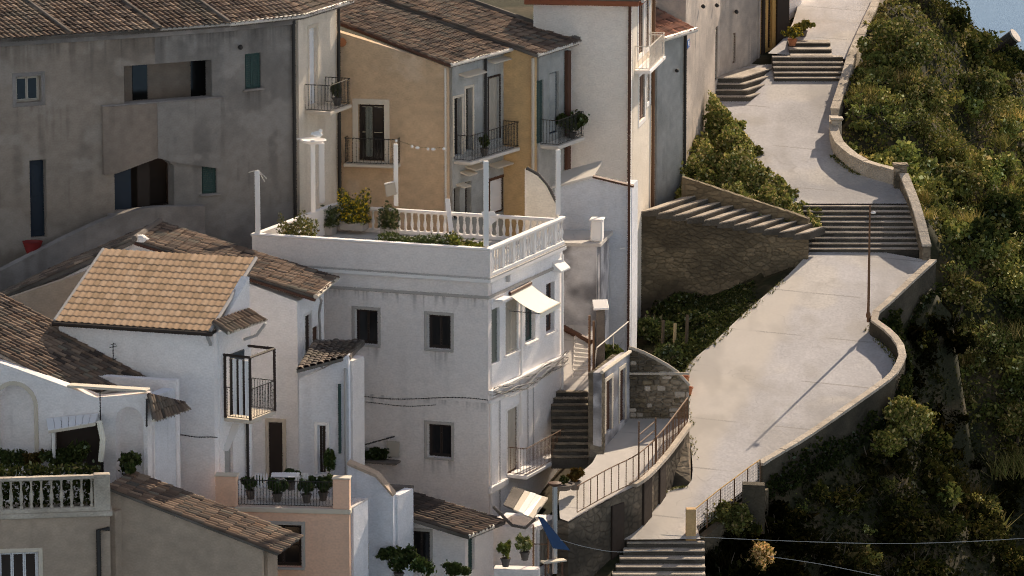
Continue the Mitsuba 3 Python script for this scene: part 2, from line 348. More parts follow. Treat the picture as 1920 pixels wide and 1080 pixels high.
ramp_left = [(1520, 470), (1478, 515), (1400, 583), (1340, 640), (1286, 690), (1282, 740), (1290, 800), (1297, 900), (1250, 920), (1190, 952), (1120, 1003)]
ramp_top = [(1745, 486), (1700, 527), (1660, 565), (1630, 593), (1650, 610), (1672, 631), (1685, 652), (1686, 668), (1675, 690), (1655, 712), (1560, 779), (1490, 826), (1420, 868), (1306, 955)]
PAR_H = .6
rl = polyline(on(ramp_left, RAMP), 4); rr3 = on(ramp_top, RAMP, PAR_H); rr3[:, 2] -= PAR_H
rr = polyline(rr3, 4)
# the sheet of the lower ramp: outline triangulated in plan, then put on its plane
def sheet(left, right, plane, dz=0.0):
    ring = np.vstack([left[:, :2], right[::-1, :2]])
    cs = m3.CrossSection([ring], m3.FillRule.NonZero); m = cs.extrude(1.0).to_mesh() if hasattr(cs, 'extrude') else m3.Manifold.extrude(cs, 1.0).to_mesh()
    V, q = A(m.vert_properties[:, :3], float), A(m.tri_verts, int)
    q = q[(V[q][:, :, 2] > .5).all(1)]
    V[:, 2] = plane[0] + plane[1] * V[:, 0] + plane[2] * V[:, 1] + dz
    return V, q
rlx = rl.copy(); rlx[:, 0] -= .0
rlx = np.vstack([[rl[0] + A([-.2, 1.3, 0])], rl, [rl[-1] + A([0, -.35, 0])]]); rrx = np.vstack([[rr[0] + A([.15, 1.3, 0])], offset(rr, -.02), [rr[-1] + A([0.1, -.9, 0])]])
obj('ramp_road', sheet(rlx, rrx, RAMP), 'concrete'); tag('ramp_road', kind='structure')

# big flight of nine steps
def flight(name, lab, L, R, n, h, t, mat, dirv=None, cat_='steps', ch=.015, extra=.25, over=0.0):
    """steps rising from the line L-R (their foot) in the level direction dirv"""
    k = thing(name, lab, cat_)
    L, R = A(L), A(R); e = (R - L); w = np.linalg.norm(e[:2])
    if dirv is None: dirv = A([-e[1], e[0], 0]) / w
    rs = np.random.RandomState(len(labels))
    for i in range(n):
        q = L + dirv * (t * i) + A([0, 0, h * i])
        d = rs.normal(0, .006, 2)
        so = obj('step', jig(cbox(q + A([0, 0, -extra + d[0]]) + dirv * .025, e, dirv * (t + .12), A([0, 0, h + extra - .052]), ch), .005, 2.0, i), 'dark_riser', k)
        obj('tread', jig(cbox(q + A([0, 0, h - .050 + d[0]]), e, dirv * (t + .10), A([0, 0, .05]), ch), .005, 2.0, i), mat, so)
    return k
sl, sr = Pp(1512, 473, RAMP), Pp(1722, 470, RAMP); sr[2] = sl[2]; sr = A([sr[0], sl[1] - .05, sl[2]])
STAIR = flight('stone_stairway', 'wide shaded flight of nine stone steps linking the ramp to the upper road', sl, sr, STEP_N, STEP_H, STEP_T, 'step_stone', A([0, 1.0, 0]))
# upper road
ul = [(1486, 382), (1470, 352), (1440, 312), (1396, 262), (1360, 222), (1325, 190)]
ur = [(1714, 378), (1708, 364), (1680, 348), (1613, 328), (1580, 306), (1563, 288), (1555, 256), (1562, 212), (1588, 152)]
ulp = polyline(on(ul, UPPER), 3); urp = polyline(on(ur, UPPER), 3)
ulp = ulp - A([.6, 0, 0]); ulp[0] = [sl[0] - .3, TOPY + .28, 0]; ulp = np.vstack([ulp, [ulp[-1] + A([0, 3.0, 0])]]); urp[0] = [sr[0] + .1, TOPY + .28, 0]; urp = np.vstack([urp, [urp[-1] + A([.6, 3.0, 0])]])
obj('upper_road', sheet(ulp, urp, UPPER), 'concrete'); tag('upper_road', kind='structure')
fl = polyline(on([(1440, 100), (1478, 60), (1498, 0), (1500, -60)], FAR), 3); fr = polyline(on([(1600, 112), (1606, 70), (1642, 0), (1670, -60)], FAR), 3)
obj('far_path', sheet(fl, fr, FAR), 'concrete'); tag('far_path', kind='structure')

# ---- low parapets
def parapet(name, lab, line, h, th, mat, base_drop=.5, cope=True, side=1):
    """line: 3-D foot points of the road side of the wall; the wall stands to the right of the line's direction when side = 1"""
    k = thing(name, lab, 'wall')
    line = A(line); a = line.copy(); b = offset(line, side * th)
    a[:, 2] = b[:, 2] = line[:, 2] + h - (.08 if cope else 0)
    obj('wall_body', jig(strip(line[:, 2] - base_drop, a, b), .012, 1.7), mat, k)
    if cope:
        n = len(line); j = 0
        a2, b2 = offset(line, -side * .03), offset(line, side * (th + .03))
        L = np.r_[0, np.cumsum(np.linalg.norm(np.diff(line[:, :2], axis=0), axis=1))]; s = 0.0; rs = np.random.RandomState(n)
        while s < L[-1] - .05:
            e = min(s + .62 + .25 * rs.rand(), L[-1]); f = lambda arr, x: A([np.interp(x, L, arr[:, c]) for c in range(3)])
            g = .008; z0 = f(line, s)[2] + h - .08; z1 = f(line, e)[2] + h - .08; up = .085 + .02 * rs.rand()
            c = [f(a2, s + g), f(a2, e - g), f(b2, e - g), f(b2, s + g)]
            lo = [A([*c[0][:2], z0 + .003]), A([*c[1][:2], z1 + .003]), A([*c[2][:2], z1 + .003]), A([*c[3][:2], z0 + .003])]
            obj('coping_stone', hullm(lo + [q + A([0, 0, up]) + .012 * (A([x.mean() for x in A(lo).T]) - q) * A([1, 1, 0]) for q in lo]), 'parapet_stone', k)
            s = e
    return k

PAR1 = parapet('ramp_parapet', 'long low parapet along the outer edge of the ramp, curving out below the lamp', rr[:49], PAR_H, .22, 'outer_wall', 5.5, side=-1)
cv = urp[6:20]
parapet('curved_parapet', 'low curved tan parapet wall along the bend of the upper road', cv, .58, .32, 'parapet_stone', 1.2)
# straight parapet that climbs from the bend to the top of the picture
q0, q1, q2 = urp[20], Pp(1596, 105, FAR), Pp(1652, -10, FAR)
q1 = q1 - A([0, 0, .15])
parapet('upper_parapet', 'narrow pale parapet climbing straight up beside the far path', polyline([q0, q0 * .5 + q1 * .5, q1, q2], 4), .55, .30, 'parapet_stone', 1.5)
def pillar(lab, c, w, h, cap=.10, drop=.5, mat='parapet_stone'):
    k = thing('wall_pillar', lab, 'pillar'); c = A(c)
    obj('shaft', jig(cbox(c + A([-w / 2, -w / 2, -drop]), (w, 0, 0), (0, w, 0), (0, 0, h + drop), .03), .012, 2.1), mat, k)
    obj('cap', jig(cbox(c + A([-w / 2 - .06, -w / 2 - .06, h + .003]), (w + .12, 0, 0), (0, w + .12, 0), (0, 0, cap), .03), .01, 2.1), mat, k); return k
pillar('square pillar with flat cap where the straight upper parapet meets the curved one', Pp(1563, 262, UPPER) + A([.12, .25, 0]), .42, .78)
pillar('weathered square pillar at the lower end of the curved parapet, above the stairway', cv[0] + A([.15, -.05, 0]), .5, .8, mat='stone_wall')
# wall stepping down beside the big flight
w0, w1 = cv[0] + A([.12, -.4, 0]), sr + A([.08, -.75, -.1])
parapet('stair_wall', 'sloping stone wall descending along the right side of the nine steps', polyline([w0, w0 * .5 + w1 * .5 + A([.05, 0, .1]), w1], 4), .55, .30, 'stone_wall', 2.5, side=-1)

# ---- side steps over the retaining wall
WR = Pp(1516, 486, RAMP); YW = WR[1]
wl = P(1203, 392, YW - .6); wr_ = P(1516, 440, YW)
RW = thing('retaining_wall', 'tall dark stone retaining wall holding up the side steps beside the ramp', 'wall')
def wallface(a, b, tops, zb, th, back=A([0, 1.0, 0]), nseg=14):
    """wall between plan points a and b with a list of top heights"""
    a, b = A(a, float), A(b, float); n = len(tops); V = []
    base, t0, t1 = [], [], []
    for i, z in enumerate(tops):
        q = a + (b - a) * i / (n - 1); base.append(zb if np.isscalar(zb) else zb[i]); t0.append([q[0], q[1], z]); t1.append([q[0] + back[0] * th, q[1] + back[1] * th, z])
    return strip(base, t0, t1)
obj('wall_body', jig(wallface(wl, wr_, np.linspace(wl[2] - .2, wr_[2] - .2, 24), -7.0, .5), .03, 1.3), 'retaining_wall', RW)
SS = thing('side_steps', 'sunlit flight of broad shallow steps on top of the dark retaining wall', 'steps')
NS = 11; dA = A([math.cos(math.radians(62)), math.sin(math.radians(62)), 0])
back_pts = []
for i in range(NS):
    f0, f1 = i / NS, (i + 1.12) / NS
    n0, n1 = wl + (wr_ - wl) * f0, wl + (wr_ - wl) * f1
    z = wl[2] + (wr_[2] - wl[2]) * (i + .5) / NS + .02; ln = 3.5 - 2.3 * i / NS
    cn = [n0 - dA * .05, n1 - dA * .05, n1 + dA * ln, n0 + dA * ln]; tip = (-.05, .05, .05, -.05)
    lo = [A([*q[:2], z - .26]) for q in cn]
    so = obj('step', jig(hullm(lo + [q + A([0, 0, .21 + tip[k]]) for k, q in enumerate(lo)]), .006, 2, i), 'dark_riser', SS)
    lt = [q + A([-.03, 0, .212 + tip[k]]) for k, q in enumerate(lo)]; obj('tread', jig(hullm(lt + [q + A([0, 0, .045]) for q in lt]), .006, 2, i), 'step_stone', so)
    back_pts.append(A([*(n0 + dA * ln)[:2], z]))
BW = thing('bank_wall', 'low dark wall at the back of the side steps below the overgrown bank', 'wall')
bp = A(back_pts); bl = polyline(bp[::2], 3)
parr = bl.copy(); parr[:, 2] += np.linspace(.75, .35, len(bl)); pb = offset(parr, -.3)
obj('wall_body', jig(strip(bl[:, 2] - 1.0, parr, pb), .02, 1.5), 'retaining_wall', BW)

# ---- upper steps: podium with steps on two sides, and a flight behind it
pz = Pp(1412, 190, UPPER); PD = thing('corner_podium', 'raised platform with steps wrapping round its sunny corner atop the upper road', 'steps')
ex, ey = A([-1.0, 0.0, 0]), A([.46, .89, 0])
for i in range(4):
    c = pz + ex * (.12 + .0 * i) + (ey * .30 + ex * .24) * i
    lo = [c + ex * (3.2 - .28 * i), c, c + ey * (4.4), c + ex * 4.2 + ey * 4.4]
    lo = [A([q[0], q[1], pz[2] - .3]) for q in lo]
    so = obj('step', jig(hullm(lo + [q + A([0, 0, .25 + .22 * (i + 1)]) for q in lo]), .006, 2, i), 'dark_riser', PD)
    lt = [q + (q - A(lo).mean(0)) * .012 + A([0, 0, .252 + .22 * (i + 1)]) for q in lo]; obj('tread', jig(hullm(lt + [q + A([0, 0, .05]) for q in lt]), .006, 2, i), 'step_stone', so)
f0, f1 = Pp(1452, 153, UPPER), Pp(1582, 156, UPPER); f1 = A([f1[0] + .1, f0[1], f0[2]])
flight('upper_steps', 'flight of five shadowed steps right of the corner podium', f0, f1, 5, .16, .42, 'step_stone', A([0, 1.0, 0]))
g0 = Pp(1482, 112, FAR); g1 = Pp(1562, 112, FAR); g1 = A([g1[0], g0[1], g0[2]])
flight('path_steps', 'three small steps by the flower pots at the foot of the far path', g0, g1, 3, .17, .8, 'step_stone', A([0, 1.0, 0]))
# ---- steps at the bottom of the ramp, going down
b0, b1 = Pp(1180, 1003, RAMP), Pp(1312, 1003, RAMP); b1 = A([b1[0], b0[1], b0[2]])
BS = thing('lower_steps', 'steps running down out of the picture from the foot of the ramp', 'steps')
for i in range(7):
    q = b0 + A([-.10 - .13 * i, -.40 * (i + 1), -.17 * (i + 1)]); wd = b1[0] - b0[0] + .25 + .12 * i
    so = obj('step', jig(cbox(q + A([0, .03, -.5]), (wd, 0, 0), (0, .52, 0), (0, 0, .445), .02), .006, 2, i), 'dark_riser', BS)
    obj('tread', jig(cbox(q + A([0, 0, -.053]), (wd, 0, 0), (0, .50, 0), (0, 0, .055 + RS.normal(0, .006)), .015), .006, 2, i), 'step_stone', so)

# ---- terrain sheet
g = []
def gp(u, v, Y, dz=0.0): g.append(P(u, v, Y) + A([0, 0, dz]))
for line, pl in ((rl, RAMP), (rr, RAMP), (ulp, UPPER), (urp, UPPER), (fl, FAR), (fr, FAR)):
    for q in line[::2]: g.append(A([q[0], q[1], pl[0] + pl[2] * q[1] - .35]))
for t_ in np.linspace(0, 1, 9):
    q = q0 + (q1 - q0) * min(1, t_ * 2) if t_ < .5 else q1 + (q2 - q1) * (t_ * 2 - 1)
    for d_, dz_ in ((.7, .40), (1.8, .30)): g.append(q + A([d_, -.2, dz_]))
for i in range(0, 49, 3):                                    # the ground falls away outside the ramp
    fall = np.interp(i, [0, 8, 16, 28, 40, 48], [.8, 3.2, 3.6, 2.4, 2.2, 1.8])
    for d, more in ((1.0, 0.0), (4.0, 4.3), (7.5, 8.5)):
        if d > 1 and i < 26: continue
        q = offset(rr, -d)[i]; g.append(A([q[0], q[1], RAMP[0] + RAMP[2] * rr[i][1] - fall - more]))
for t in [(1735, 0, 72), (1800, 48, 70), (1862, 92, 68), (1925, 135, 66), (1760, 150, 60), (1855, 225, 57), (1690, 200, 48), (1650, 60, 56), (1920, 335, 46), (1800, 310, 42),
          (1785, 405, 32), (1905, 440, 34), (1800, 530, 26), (1905, 575, 27), (1800, 690, 23.5), (1905, 735, 24.2), (1790, 850, 21), (1905, 900, 22), (1800, 1080, 18.6), (1905, 1100, 19.5), (1745, 560, 25), (1760, 640, 23.2), (1780, 740, 21.8), (1650, 240, 42), (1700, 330, 33), (1750, 470, 25.5)]: gp(*t)
for t in [(1740, 60, 92), (1900, 330, 90), (1700, 260, 110), (2100, 300, 66), (2200, 800, 22), (2100, 1300, 5), (2000, 150, 80)]: gp(*t, dz=-4)
gl = [(-2, -3, -9.8), (1.5, -3, -9.6), (-1, -7, -10.5), (2.6, -6, -9.9), (2, 2, -8.9), (3.5, 1, -9.3), (2, 6, -7.6), (3, 9, -6.6), (-4, -1, -9.8), (-10, -14, -10), (-20, -14, -10), (-10, -8, -9.2), (-18, 8, -4), (-10, 14, -2), (-2, 18, -4), (3.5, 14, -5.2), (3.5, 18, -5), (6.5, 18, -4.9), (9, 21, -3.6), (6.2, 12, -5.3), (-25, 20, 0), (-5, 30, 0), (5, 40, 0), (8, 48, 2), (-20, 50, 2),
      (0, -22, -14), (-25, -25, -15), (15, -22, -16), (-40, 0, -8), (-45, 60, 0), (45, 40, -16), (50, 80, -20), (45, 0, -30), (40, -25, -32), (0, -40, -24), (0, 130, -20), (-60, 120, -10), (60, 130, -30), (2.5, 22.5, -1.2)]
g += [A(t, float) for t in gl]
for q in bp: g.append(q + A([.2, .8, .15]))
g = A(g)
RBF = RBFInterpolator(g[:, :2], g[:, 2], kernel='linear', smoothing=.02)
gx = np.unique(np.r_[np.linspace(-60, -28, 9), np.arange(-28, 2, 1.5), np.arange(2, 34, .4), np.linspace(34, 70, 14)])
gy = np.unique(np.r_[np.linspace(-60, -20, 12), np.arange(-20, -8, 1.0), np.arange(-8, 50, .45), np.linspace(50, 140, 50)])
XX, YY = np.meshgrid(gx, gy); ZZ = RBF(np.c_[XX.ravel(), YY.ravel()]).reshape(XX.shape)
road_polys = [(np.vstack([rl[:, :2], offset(rr, -.15)[::-1, :2]]), RAMP), (np.vstack([ulp[:, :2], offset(urp, .15)[::-1, :2]]), UPPER), (np.vstack([fl[:, :2], fr[::-1, :2]]), FAR)]
import shapely
from shapely.geometry import Polygon
pts = shapely.points(XX.ravel(), YY.ravel())
for ring, pl in road_polys:
    inside = shapely.contains(Polygon(ring).buffer(.45), pts).reshape(XX.shape)
    ZZ = np.where(inside, np.minimum(ZZ, pl[0] + pl[2] * YY - .22), ZZ)
stair_zone = (XX > sl[0] - .6) & (XX < sr[0] + .5) & (YY > sl[1] - .8) & (YY < sl[1] + 3.2)
ZZ = np.where(stair_zone, np.minimum(ZZ, sl[2] + np.clip(YY - sl[1] - .3, 0, 3) * .5 - .35), ZZ)
edge = np.clip(np.maximum.reduce([(np.abs(XX) - 50) / 20, (YY - 110) / 30, (-40 - YY) / 20]), 0, 1)
# in front of the retaining wall the bed lies low; under the side steps the ground stays below them
wy = np.interp(XX, [wl[0], wr_[0]], [wl[1], wr_[1]]); fx_ = np.clip((XX - wl[0]) / (wr_[0] - wl[0]), 0, 1)
front = (XX > wl[0] - .5) & (XX < wr_[0] + .2) & (YY > wy - 7) & (YY < wy + .3)
ZZ = np.where(front, np.minimum(ZZ, -5.6 + fx_ * 2.3), ZZ)
under = (XX > wl[0] - .5) & (XX < wr_[0] + 1.6) & (YY >= wy + .3) & (YY < np.interp(XX, bl[:, 0], bl[:, 1]) + .1)
ZZ = np.where(under, np.minimum(ZZ, wl[2] + (wr_[2] - wl[2]) * fx_ - .75), ZZ)
# the bank between them and the upper road
yb, zb_bank = np.interp(XX, bl[:, 0], bl[:, 1]), np.interp(XX, bl[:, 0], bl[:, 2]) + .45
xe = np.interp(YY, ulp[:, 1], ulp[:, 0]); ze = UPPER[0] + UPPER[2] * YY - .25
bank = (XX > 5.5) & (YY > yb + .2) & (XX < xe + .2) & (YY < 36)
wgt = np.clip((YY - yb) / 4.0, 0, 1) * .5 + np.clip(1 - (xe - XX) / 3.0, 0, 1) * .5
ZZ = np.where(bank, np.minimum(zb_bank + (YY - yb) * .34, ze), ZZ)
ZZ = ZZ - 190 * edge ** 1.3
def ground_z(x, y): return RBF(np.c_[np.atleast_1d(x), np.atleast_1d(y)])
nx, ny = len(gx), len(gy); idx = np.arange(nx * ny).reshape(ny, nx)
quad = np.stack([idx[:-1, :-1], idx[:-1, 1:], idx[1:, 1:], idx[1:, :-1]], -1).reshape(-1, 4)
obj('hillside_ground', (np.c_[XX.ravel(), YY.ravel(), ZZ.ravel()], np.vstack([quad[:, [0, 1, 2]], quad[:, [0, 2, 3]]])), 'earth', smooth=True); tag('hillside_ground', kind='structure')
r = np.r_[0, 200, 800, 2500, 8000, 25000, 50000]; th = np.linspace(0, 2 * np.pi, 49)[:-1]
sv = [[0, 0, -150.]] + [[a * math.cos(t), a * math.sin(t), -150.] for a in r[1:] for t in th]; sq = [[0, 1 + j, 1 + (j + 1) % 48] for j in range(48)]
for i in range(len(r) - 2):
    for j in range(48):
        a, b = 1 + i * 48 + j, 1 + i * 48 + (j + 1) % 48; sq += [[a, a + 48, b + 48], [a, b + 48, b]]
obj('sea', (A(sv), A(sq)), 'sea_water'); tag('sea', kind='structure')

# ------------------------------------------------------------------ building helpers
Z3 = A([0, 0, 1.0])
class Wall:
    """a wall standing on the plan line a-b, seen from outside with a on the left; s runs along it, z is height, d is distance out of its face"""
    def __init__(self, house, a, b, zb, zt, mat, th=.35, name='wall', start=0.0, tops=None, end=0.0):
        self.house, self.mat, self.th, self.name = house, mat, th, name
        self.o = A([a[0], a[1], 0.0]); e = A([b[0] - a[0], b[1] - a[1], 0.0]); self.len = np.linalg.norm(e); self.e = e / self.len
        self.n = A([self.e[1], -self.e[0], 0]); self.holes = []
        self.outer = [(start, zb), (self.len - end, zb)] + (list(reversed(tops)) if tops else [(self.len - end, zt), (start, zt)])
    def pt(self, s, z, d=0.0): return self.o + self.e * s + Z3 * z + self.n * d
    def sz(self, u, v):
        r = ray(u, v); q = CAM + r * (((self.o - CAM) @ self.n) / (r @ self.n)); return (q - self.o) @ self.e, q[2]
    def rect(self, u0, v0, u1, v1):
        s0, z1 = self.sz(u0, v0); s1, z0 = self.sz(u1, v1); vm = (v0 + v1) / 2
        a, b = self.sz(u0, v0), self.sz(u1, v0); c, d = self.sz(u0, v1), self.sz(u1, v1)
        return a[0], b[0], (c[1] + d[1]) / 2, (a[1] + b[1]) / 2
    def hole(self, s0, s1, z0, z1, arch=False):
        if arch:
            r = (s1 - s0) / 2; c = (s0 + s1) / 2
            self.holes.append([(s0, z0), (s1, z0)] + [(c + r * math.cos(t), z1 - r + r * math.sin(t)) for t in np.linspace(0, math.pi, 13)])
        else: self.holes.append([(s0, z0), (s1, z0), (s1, z1), (s0, z1)])
    def box(self, s0, s1, z0, z1, d0, d1, ch=.008):
        return cbox(self.pt(s0, z0, d0), self.e * (s1 - s0), self.n * (d1 - d0), Z3 * (z1 - z0), ch)
    def plate(self, outer, holes, d0, t):                     # extruded outline in the wall's own frame, its outer face at d0
        V, q = extrude(outer, holes, t)
        return self.o + V[:, :1] * self.e + V[:, 1:2] * Z3 + (d0 - t + V[:, 2:3]) * self.n, q[:, ::-1]
    def done(self):
        V, q = self.plate(self.outer, self.holes, 0.0, self.th)
        self.key = obj(self.name, (V, q), self.mat, self.house); return self.key
def ring(W, s0, s1, z0, z1, w, d0, d1, bottom=True):
    out = [W.box(s0, s0 + w, z0, z1, d0, d1), W.box(s1 - w, s1, z0, z1, d0, d1), W.box(s0 + w + .001, s1 - w - .001, z1 - w, z1, d0, d1)]
    if bottom: out.append(W.box(s0 + w + .001, s1 - w - .001, z0, z0 + w, d0, d1))
    return cat(*out)
def window(W, u0, v0, u1, v1, kind='pane', frame='brown_wood', trim=None, trim_w=.13, sill=None, leaf='dark_glass', depth=.17, name='window', label=None, out=.025, arch=False, rect=None, nleaf=2, sill_out=.10):
    s0, s1, z0, z1 = rect if rect else W.rect(u0, v0, u1, v1)
    W.hole(s0, s1, z0, z1, arch)
    D = -depth; w = .055
    if kind == 'dark':
        k = obj(name, W.box(s0 - .05, s1 + .05, z0 - .05, z1 + .05, -W.th - .03, -W.th - .01), leaf, W.house)
    else:
        fr = ring(W, s0 + .002, s1 - .002, z0 + .002, z1 - .002, w, D - .05, D)
        k = obj(name, fr, frame, W.house)
        n = nleaf; a = s0 + w; b = s1 - w; c = (b - a) / n
        for i in range(n):
            x0, x1 = a + c * i + .004, a + c * (i + 1) - .004
            if kind == 'pane':
                lf = obj('casement', ring(W, x0, x1, z0 + w + .004, z1 - w - .004, .045, D - .045, D - .01), frame, k)
                rows = 2 if z1 - z0 > 1.3 else 1; h = (z1 - z0 - 2 * w - .09) / rows
                for r_ in range(rows):
                    obj('pane', W.box(x0 + .046, x1 - .046, z0 + w + .046 + h * r_, z0 + w + .044 + h * (r_ + 1) - .02 * (rows > 1), D - .035, D - .025, .001), leaf, k)
            elif kind == 'shutter':
                lf = [ring(W, x0, x1, z0 + w, z1 - w, .05, D - .03, D + .012)]
                m = max(4, int((z1 - z0) / .085)); zz = np.linspace(z0 + w + .05, z1 - w - .05, m + 1)
                for r_ in range(m):
                    p = W.pt(x0 + .05, zz[r_], D + .004); lf.append(obox(p, W.e * (x1 - x0 - .1), W.n * -.018 + Z3 * (zz[1] - zz[0]) * .82, W.n * -.010))
                obj('shutter_leaf', cat(*lf), leaf, k)
            elif kind == 'door':
                obj('door_leaf', W.box(x0, x1, z0 + .01, z1 - w, D - .045, D - .01), leaf, k)
                for (q0, q1) in ((.08, .45), (.52, .93)):
                    zz0, zz1 = z0 + (z1 - z0) * q0, z0 + (z1 - z0) * q1
                    if x1 - x0 > .25: obj('door_panel', W.box(x0 + .09, x1 - .09, zz0, zz1, D - .02, D + .004, .01), leaf, k)
    if label: tag(k, label)
    if trim:
        t = ring(W, s0 - trim_w, s1 + trim_w, z0 - (trim_w if sill is None and name != 'door' else 0), z1 + trim_w, trim_w, -.02, out, bottom=(sill is None and name != 'door'))
        obj('surround', t, trim, k)
    if sill: obj('sill', W.box(s0 - .10, s1 + .10, z0 - .07, z0 - .002, -.10, sill_out), sill, k)
    return k
def railing(parent, pts, h, mat='iron', gap=.11, bar=.009, top=.016, name='railing', bottom=.06, belly=0.0):
    """handrail, lower rail and thin bars along 3-D foot points"""
    p = A(pts, float); up = Z3
    k = obj(name, cat(tube(p + up * h, top, 5), tube(p + up * bottom, top * .8, 5)), mat, parent)
    L = np.r_[0, np.cumsum(np.linalg.norm(np.diff(p, axis=0), axis=1))]; n = max(2, int(L[-1] / gap)); b = []
    for s in np.linspace(0, L[-1], n + 1):
        q = A([np.interp(s, L, p[:, c]) for c in range(3)]); b.append(tube([q + up * bottom, q + up * h], bar, 4))
    if parent.count('__') < 2: tag(obj('bar', cat(*b), mat, k if k.count('__') < 2 else parent), kind='stuff')
    return k
def balcony(W, s0, s1, z, depth, h=.95, slab_t=.12, slab='cream_trim', mat='iron', gap=.11, brackets=0, name='balcony'):
    k = obj(name, W.box(s0, s1, z - slab_t, z, .005, depth, .015), slab, W.house)
    i = .04
    railing(k, [W.pt(s0 + i, z, .01), W.pt(s0 + i, z, depth - i), W.pt(s1 - i, z, depth - i), W.pt(s1 - i, z, .01)], h, mat, gap)
    for b in range(brackets):
        s = s0 + (s1 - s0) * (b + .5) / brackets
        obj('bracket', hullm([W.pt(s + x, zz, d) for x in (-.05, .05) for zz, d in ((z - slab_t - .003, .004), (z - slab_t - .003, depth * .8), (z - slab_t - .30, .004), (z - slab_t - .12, depth * .55))]), slab, k)
    return k
OLD = A([[.165, .115, .085], [.21, .150, .110], [.12, .085, .066], [.26, .19, .14], [.085, .066, .056], [.18, .135, .105], [.145, .112, .09]])
TONES = A([(.165, .115, .085), (.21, .150, .110), (.12, .085, .066), (.26, .19, .14), (.085, .066, .056), (.145, .112, .09), (.19, .165, .13), (.10, .088, .074), (.23, .15, .10), (.062, .05, .043)])
for i, c in enumerate(TONES): plain(f'tile_tone_{i}', tuple(c), .92, 0, .12)
def roof(house, a, b, c, d, pal=OLD, w=.21, l=.36, rise=.075, th=.12, seed=0, under='dark_render', verge=None, miss=.0, name='roof', tiles=True, pieces=0):
    """a-b eave (left to right as seen from outside), c-d the upper edge (c above b): slab and rows of round clay tiles"""
    a, b, c, d = (A(x, float) for x in (a, b, c, d))
    n = np.cross(b - a, d - a); n /= np.linalg.norm(n); n = n if n[2] > 0 else -n
    k = obj(name, hexa([a - n * th, b - n * th, c - n * th, d - n * th, a, b, c, d]), under, house)
    if not tiles: return k
    rs = np.random.RandomState(seed + 5); nc = max(2, int(np.linalg.norm(b - a) / w)); V, Q, C = [], [], []
    g = np.linspace(0, math.pi, 6); X = -np.cos(g); H = np.sin(g)
    for i in range(nc):
        f = (i + .5) / nc; e0 = a + (b - a) * f; e1 = d + (c - d) * f; L = np.linalg.norm(e1 - e0)
        if L < .2: continue
        up = (e1 - e0) / L; ac = np.cross(up, n); m = max(1, int(math.ceil(L / l)))
        shade = .85 + .3 * rs.rand()
        for j in range(m):
            if rs.rand() < miss: continue
            tilt = rs.normal(0, .035); u2 = up * math.cos(tilt) + ac * math.sin(tilt); a2 = np.cross(u2, n)
            s0 = j * l - (.06 if j == 0 else .03) + rs.normal(0, .018); s1 = min((j + 1) * l + .04, L)
            o = e0 + up * s0 + ac * rs.normal(0, .008) + n * (.028 + rs.normal(0, .006)); o2 = e0 + up * s1 + n * .004
            R0, R1 = w * .50, w * .42; V0 = len(V) * 18
            V.append(np.vstack([o + X[:, None] * R0 * a2 + (H * rise)[:, None] * n, o2 + X[:, None] * R1 * a2 + (H * rise * .85)[:, None] * n,
                                o + X[:, None] * R0 * .84 * a2 + (H * rise * .78)[:, None] * n + up * .012]))
            q = []
            for t in range(5):
                q += [[t, t + 1, 7 + t], [t, 7 + t, 6 + t], [t, 12 + t, 13 + t], [t, 13 + t, t + 1]]
            Q.append(A(q) + V0)
            col = pal[rs.randint(len(pal))] * (.7 + .6 * rs.rand()) * shade
            C.append(np.repeat(col[None], 18, 0))
    cen = A([v_.mean(0) for v_ in V]); V, Q, C = np.vstack(V), np.vstack(Q), np.vstack(C)
    lich = meshkit.fbm(V * .9 + seed, 3)[:, None]
    C = np.clip(np.where(lich > .58, C * .6 + A([.16, .15, .12]) * .4, C) * (.75 + .5 * meshkit.noise(V * .6 + seed)[:, None]), 0, 1)
    pick = np.zeros(len(cen), bool)
    if pieces:                                                # the tiles that show largest are pieces of their own
        d_ = cen - CAM; w_ = d_ @ FW; see = (np.abs(F * (d_ @ RT) / w_) < 950) & (np.abs(F * (d_ @ UPV) / w_) < 535)
        pick[np.argsort(np.where(see, w_, 1e9))[:min(pieces, int(see.sum()))]] = True
        for i in np.flatnonzero(pick): obj('tile', (V[i * 18:i * 18 + 18], Q[i * 20:i * 20 + 20] - i * 18), f'tile_tone_{np.abs(TONES - C[i * 18:i * 18 + 18].mean(0)).sum(1).argmin()}', k)
    if (~pick).any():
        i = np.flatnonzero(~pick); V2 = V.reshape(-1, 18, 3)[i].reshape(-1, 3); C2 = C.reshape(-1, 18, 3)[i].reshape(-1, 3); Q2 = (Q.reshape(-1, 20, 3)[0] + np.arange(len(i))[:, None, None] * 18).reshape(-1, 3)
        tag(obj('tiles', (V2, Q2), 'tile_clay', k, color=C2), kind='stuff')
    # channel between the rows: a clay coloured skin just over the slab
    base = hexa([a + n * .003, b + n * .003, c + n * .003, d + n * .003, a + n * .012, b + n * .012, c + n * .012, d + n * .012])
    obj('tile_bed', base, 'tile_clay', k, color=coloured(base, pal.mean(0) * .55))
    return k
def gutter(house, pts, r=.07, mat='pale_metal', name='gutter'):
    return obj(name, tube(pts, r, 8), mat, house)
def pipe(house, pts, r=.05, mat='iron', name='downpipe'):
    return obj(name, tube(pts, r, 7), mat, house)
def box_house(key, L, C, R, zb, zt, fm, rm, th=.35):
    """four walls over the plan parallelogram L-C-R; returns front and right walls, unbuilt"""
    D = L + R - C
    f = Wall(key, L, C, zb, zt, fm, th); r = Wall(key, C, R, zb, zt, rm, th, start=th - .002)
    Wall(key, R, D, zb, zt, rm, th, start=th).done(); Wall(key, D, L, zb, zt, fm, th, start=th, end=th).done()
    return f, r

